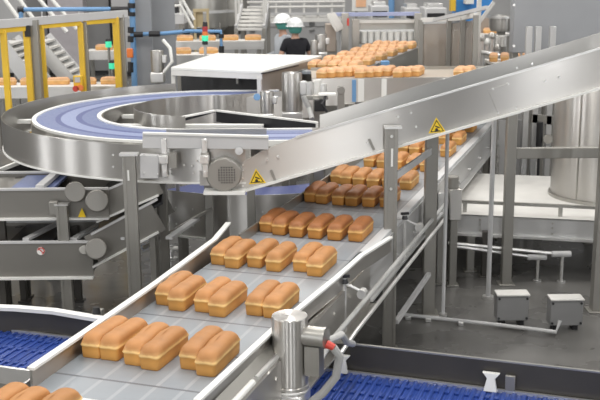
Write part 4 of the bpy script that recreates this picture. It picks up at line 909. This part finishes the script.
# ------------------------------------------------------------------ two workers
def person(px, pyh, Y, label, facing, shirt, hgt, bend):
    q = V(px, pyh, Y); base = Vector((q.x, Y, 0)); k = hgt / 1.75
    t = thing('person', label, 'person', base)
    cf, sf = math.cos(facing), math.sin(facing)
    def P(x, y, z): return base + Vector((x * cf - y * sf, x * sf + y * cf, z)) * 1.0 if False else base + Vector(((x * cf - y * sf) * k, (x * sf + y * cf) * k, z * k))
    def skin(name, verts, edges, radii, m_, root=0):
        me = bpy.data.meshes.new(name); me.from_pydata([v - base for v in verts], edges, []); me.materials.append(m_)
        o = link(bpy.data.objects.new(name, me)); o.parent = t; ORG[o.name] = base
        sk = o.modifiers.new('skin', 'SKIN'); sk.use_smooth_shade = True
        for i, r in enumerate(radii): me.skin_vertices[0].data[i].radius = (r[0] * k, r[1] * k) if isinstance(r, tuple) else (r * k, r * k); me.skin_vertices[0].data[i].use_root = (i == root)
        sb = o.modifiers.new('sub', 'SUBSURF'); sb.levels = 1; sb.render_levels = 2; return o
    # body: one continuous figure (x right, y back, faces -y)
    jv = {'pel': (0, 0, .95), 'wai': (0, 0, 1.10), 'che': (0, .01, 1.30), 'nk0': (0, .02, 1.46), 'nk1': (0, 0, 1.53), 'hd0': (0, -.015, 1.60), 'hd1': (0, -.01, 1.69)}
    E = [('pel', 'wai'), ('wai', 'che'), ('che', 'nk0'), ('nk0', 'nk1'), ('nk1', 'hd0'), ('hd0', 'hd1')]
    Rr = {'pel': (.15, .11), 'wai': (.14, .10), 'che': (.16, .12), 'nk0': (.075, .065), 'nk1': .055, 'hd0': (.078, .095), 'hd1': (.07, .085)}
    for s, nm in ((-1, 'l'), (1, 'r')):
        ex, ey, ez = bend[nm][0]; wx, wy, wz = bend[nm][1]
        jv.update({nm + 'sh': (s * .18, .01, 1.40), nm + 'el': (s * ex, ey, ez), nm + 'wr': (s * wx, wy, wz), nm + 'pa': (s * (wx - .0), wy - .07, wz - .01), nm + 'hi': (s * .09, 0, .90), nm + 'kn': (s * .10, -.02, .50), nm + 'an': (s * .10, .01, .08), nm + 'to': (s * .11, -.16, .03)})
        E += [('che', nm + 'sh'), (nm + 'sh', nm + 'el'), (nm + 'el', nm + 'wr'), (nm + 'wr', nm + 'pa'), ('pel', nm + 'hi'), (nm + 'hi', nm + 'kn'), (nm + 'kn', nm + 'an'), (nm + 'an', nm + 'to')]
        Rr.update({nm + 'sh': .06, nm + 'el': .043, nm + 'wr': .03, nm + 'pa': (.035, .018), nm + 'hi': .085, nm + 'kn': .058, nm + 'an': .042, nm + 'to': (.04, .03)})
        for f in range(4):
            a = nm + 'f%d' % f; dx = (-.028 + f * .018); l_ = (.06, .07, .066, .052)[f]
            jv[a] = (s * wx + dx, wy - .07 - l_ * .6, wz - .015); jv[a + 'b'] = (s * wx + dx, wy - .07 - l_, wz - .05); E += [(nm + 'pa', a), (a, a + 'b')]; Rr[a] = .009; Rr[a + 'b'] = .008
        jv[nm + 'th'] = (s * wx - s * .05, wy - .06, wz - .02); E.append((nm + 'wr', nm + 'th')); Rr[nm + 'th'] = .011
    names = list(jv); body = skin('body', [P(*jv[n_]) for n_ in names], [(names.index(a), names.index(c)) for a, c in E], [Rr[n_] for n_ in names], SKIN)
    def cloth(name, ns, es, grow, m_, over={}):
        vs = [P(*(over.get(n_) or jv[n_])) for n_ in ns]; rr = []
        for n_ in ns:
            r = Rr.get(n_, .05); r = r if isinstance(r, tuple) else (r, r); rr.append((r[0] * grow + .006, r[1] * grow + .006))
        return skin(name, vs, [(ns.index(a), ns.index(c)) for a, c in es], rr, m_)
    sl = shirt == GREYSH
    ov_ = {} if sl else {nm + 'el': tuple(jv[nm + 'sh'][i] * .35 + jv[nm + 'el'][i] * .65 for i in range(3)) for nm in 'lr'}
    ns = ['pel', 'wai', 'che', 'nk0', 'lsh', 'lel', 'rsh', 'rel'] + (['lwr', 'rwr'] if sl else [])
    es = [('pel', 'wai'), ('wai', 'che'), ('che', 'nk0'), ('che', 'lsh'), ('lsh', 'lel'), ('che', 'rsh'), ('rsh', 'rel')] + ([('lel', 'lwr'), ('rel', 'rwr')] if sl else [])
    cloth('shirt', ns, es, 1.22, shirt, ov_)
    cloth('trousers', ['pel', 'lhi', 'lkn', 'lan', 'rhi', 'rkn', 'ran'], [('pel', 'lhi'), ('lhi', 'lkn'), ('lkn', 'lan'), ('pel', 'rhi'), ('rhi', 'rkn'), ('rkn', 'ran')], 1.18, NAVY)
    def dome(name, c, r, sc, z0, m_, brim=0):
        mb = MB(); n_ = 24; prof = []
        for i in range(9):
            a = z0 + (PI / 2 - z0) * i / 8; prof.append((r * math.cos(a), r * math.sin(a)))
        Rg = []
        for rr, zz in ([(prof[0][0] + brim, prof[0][1] - .004)] if brim else []) + prof:
            ring = []
            for j in range(n_):
                a = 2 * PI * j / n_; xx, yy = rr * sc[0] * math.cos(a), rr * sc[1] * math.sin(a)
                if brim and rr > prof[0][0] and yy < 0: yy *= 1.22
                ring.append(P(c[0] + xx, c[1] + yy, c[2] + zz * sc[2]))
            Rg.append(ring)
        mb.rings(Rg); return part(name, mb, m_, t)
    dome('hairnet', (0, .005, 1.64), .128, (.90, 1.08, 1.0), -.75, TEAL)
    hm = dome('helmet', (0, .005, 1.68), .15, (.95, 1.12, .98), -.05, HELM, .02)
    fc = part('face', MB().sphere(P(0, -.118, 1.615), .016 * k, (1, 1.2, 1.5)).sphere(P(-.033, -.105, 1.64), .010 * k).sphere(P(.033, -.105, 1.64), .010 * k).box(P(0, -.108, 1.575), (.04 * k, .012 * k, .01 * k), facing), [SKIN], t)
    for s in (-1, 1): part('shoe', MB().sphere(P(s * .105, -.06, .045), .05 * k, (1, 2.4 if abs(cf) > .7 else 1.6, .9)), BLACK, t)
    return t
person(295, 20, 16.8, 'person in black short sleeved shirt, white helmet and teal hairnet, seen from behind', PI + .35, BLACKSH, 1.69, {'l': ((.29, .0, 1.13), (.24, -.20, 1.05)), 'r': ((.29, .02, 1.13), (.22, -.18, 1.03))})
person(282.5, 16, 17.3, 'person in light grey sweatshirt, white helmet and teal hairnet, left of the black shirt', -PI / 2 + .5, GREYSH, 1.73, {'l': ((.26, .02, 1.12), (.22, -.22, 1.08)), 'r': ((.27, .0, 1.13), (.22, -.2, 1.06))})

# small photo sensor on a floor bracket beside the left guide rail
q = A(172, 259, 0)
se = thing('sensor_stand', 'small steel sensor bracket with black knob on the floor left of the bread belt', 'bracket', q)
part('base', MB().cyl(q, q + Vector((0, 0, .015)), .05), STEELL, se); part('post', MB().tube([q, q + Vector((0, 0, .13))], .018, 10), STEELL, se)
part('arm', MB().tube([q + Vector((-.03, 0, .10)), q + Vector((.15, 0, .10))], .02, 10), OFFW, se); part('knob', MB().cyl(q + Vector((.12, 0, .10)), q + Vector((.12, 0, .17)), .03, .025, 12), BLACK, se)
# ------------------------------------------------------------------ light
wd = bpy.data.worlds.new('hall'); S.world = wd; wd.use_nodes = True
bg = wd.node_tree.nodes['Background']; bg.inputs['Color'].default_value = (1, .985, .96, 1); bg.inputs['Strength'].default_value = .30
def lamp(name, x, y, z, sx, sy, e, col=(1, .97, .93), rot=(0, 0, 0)):
    l = bpy.data.lights.new(name, 'AREA'); l.shape = 'RECTANGLE'; l.size = sx; l.size_y = sy; l.energy = e; l.color = col
    o = link(bpy.data.objects.new(name, l)); o.location = (x, y, z); o.rotation_euler = rot
for y in (2, 7.5, 13, 19):
    for x in (-5, 0, 5): lamp('ceiling_lamp', x, y, 7.5, .5, 3.2, 165)
# added tall light strips at sides and rear, for streaks on the steel
for x in (-7.5, -3.2, .9, 4.6): lamp('streak_light', x, -5.5, 3.6, .4, 4.6, 125, (.97, .98, 1), (PI / 2, 0, 0))
for y in (1.5, 5.0, 8.5): lamp('streak_light', -12.6, y, 3.6, .45, 4.6, 125, (.97, .98, 1), (PI / 2, 0, -PI / 2))
for y in (2.5, 7.0): lamp('streak_light', 12.6, y, 3.6, .45, 4.6, 125, (.97, .98, 1), (PI / 2, 0, PI / 2))
S.view_settings.view_transform = 'Standard'; S.view_settings.look = 'None'; S.view_settings.gamma = 1; S.view_settings.use_curve_mapping = False
S.view_settings.exposure = 0.0
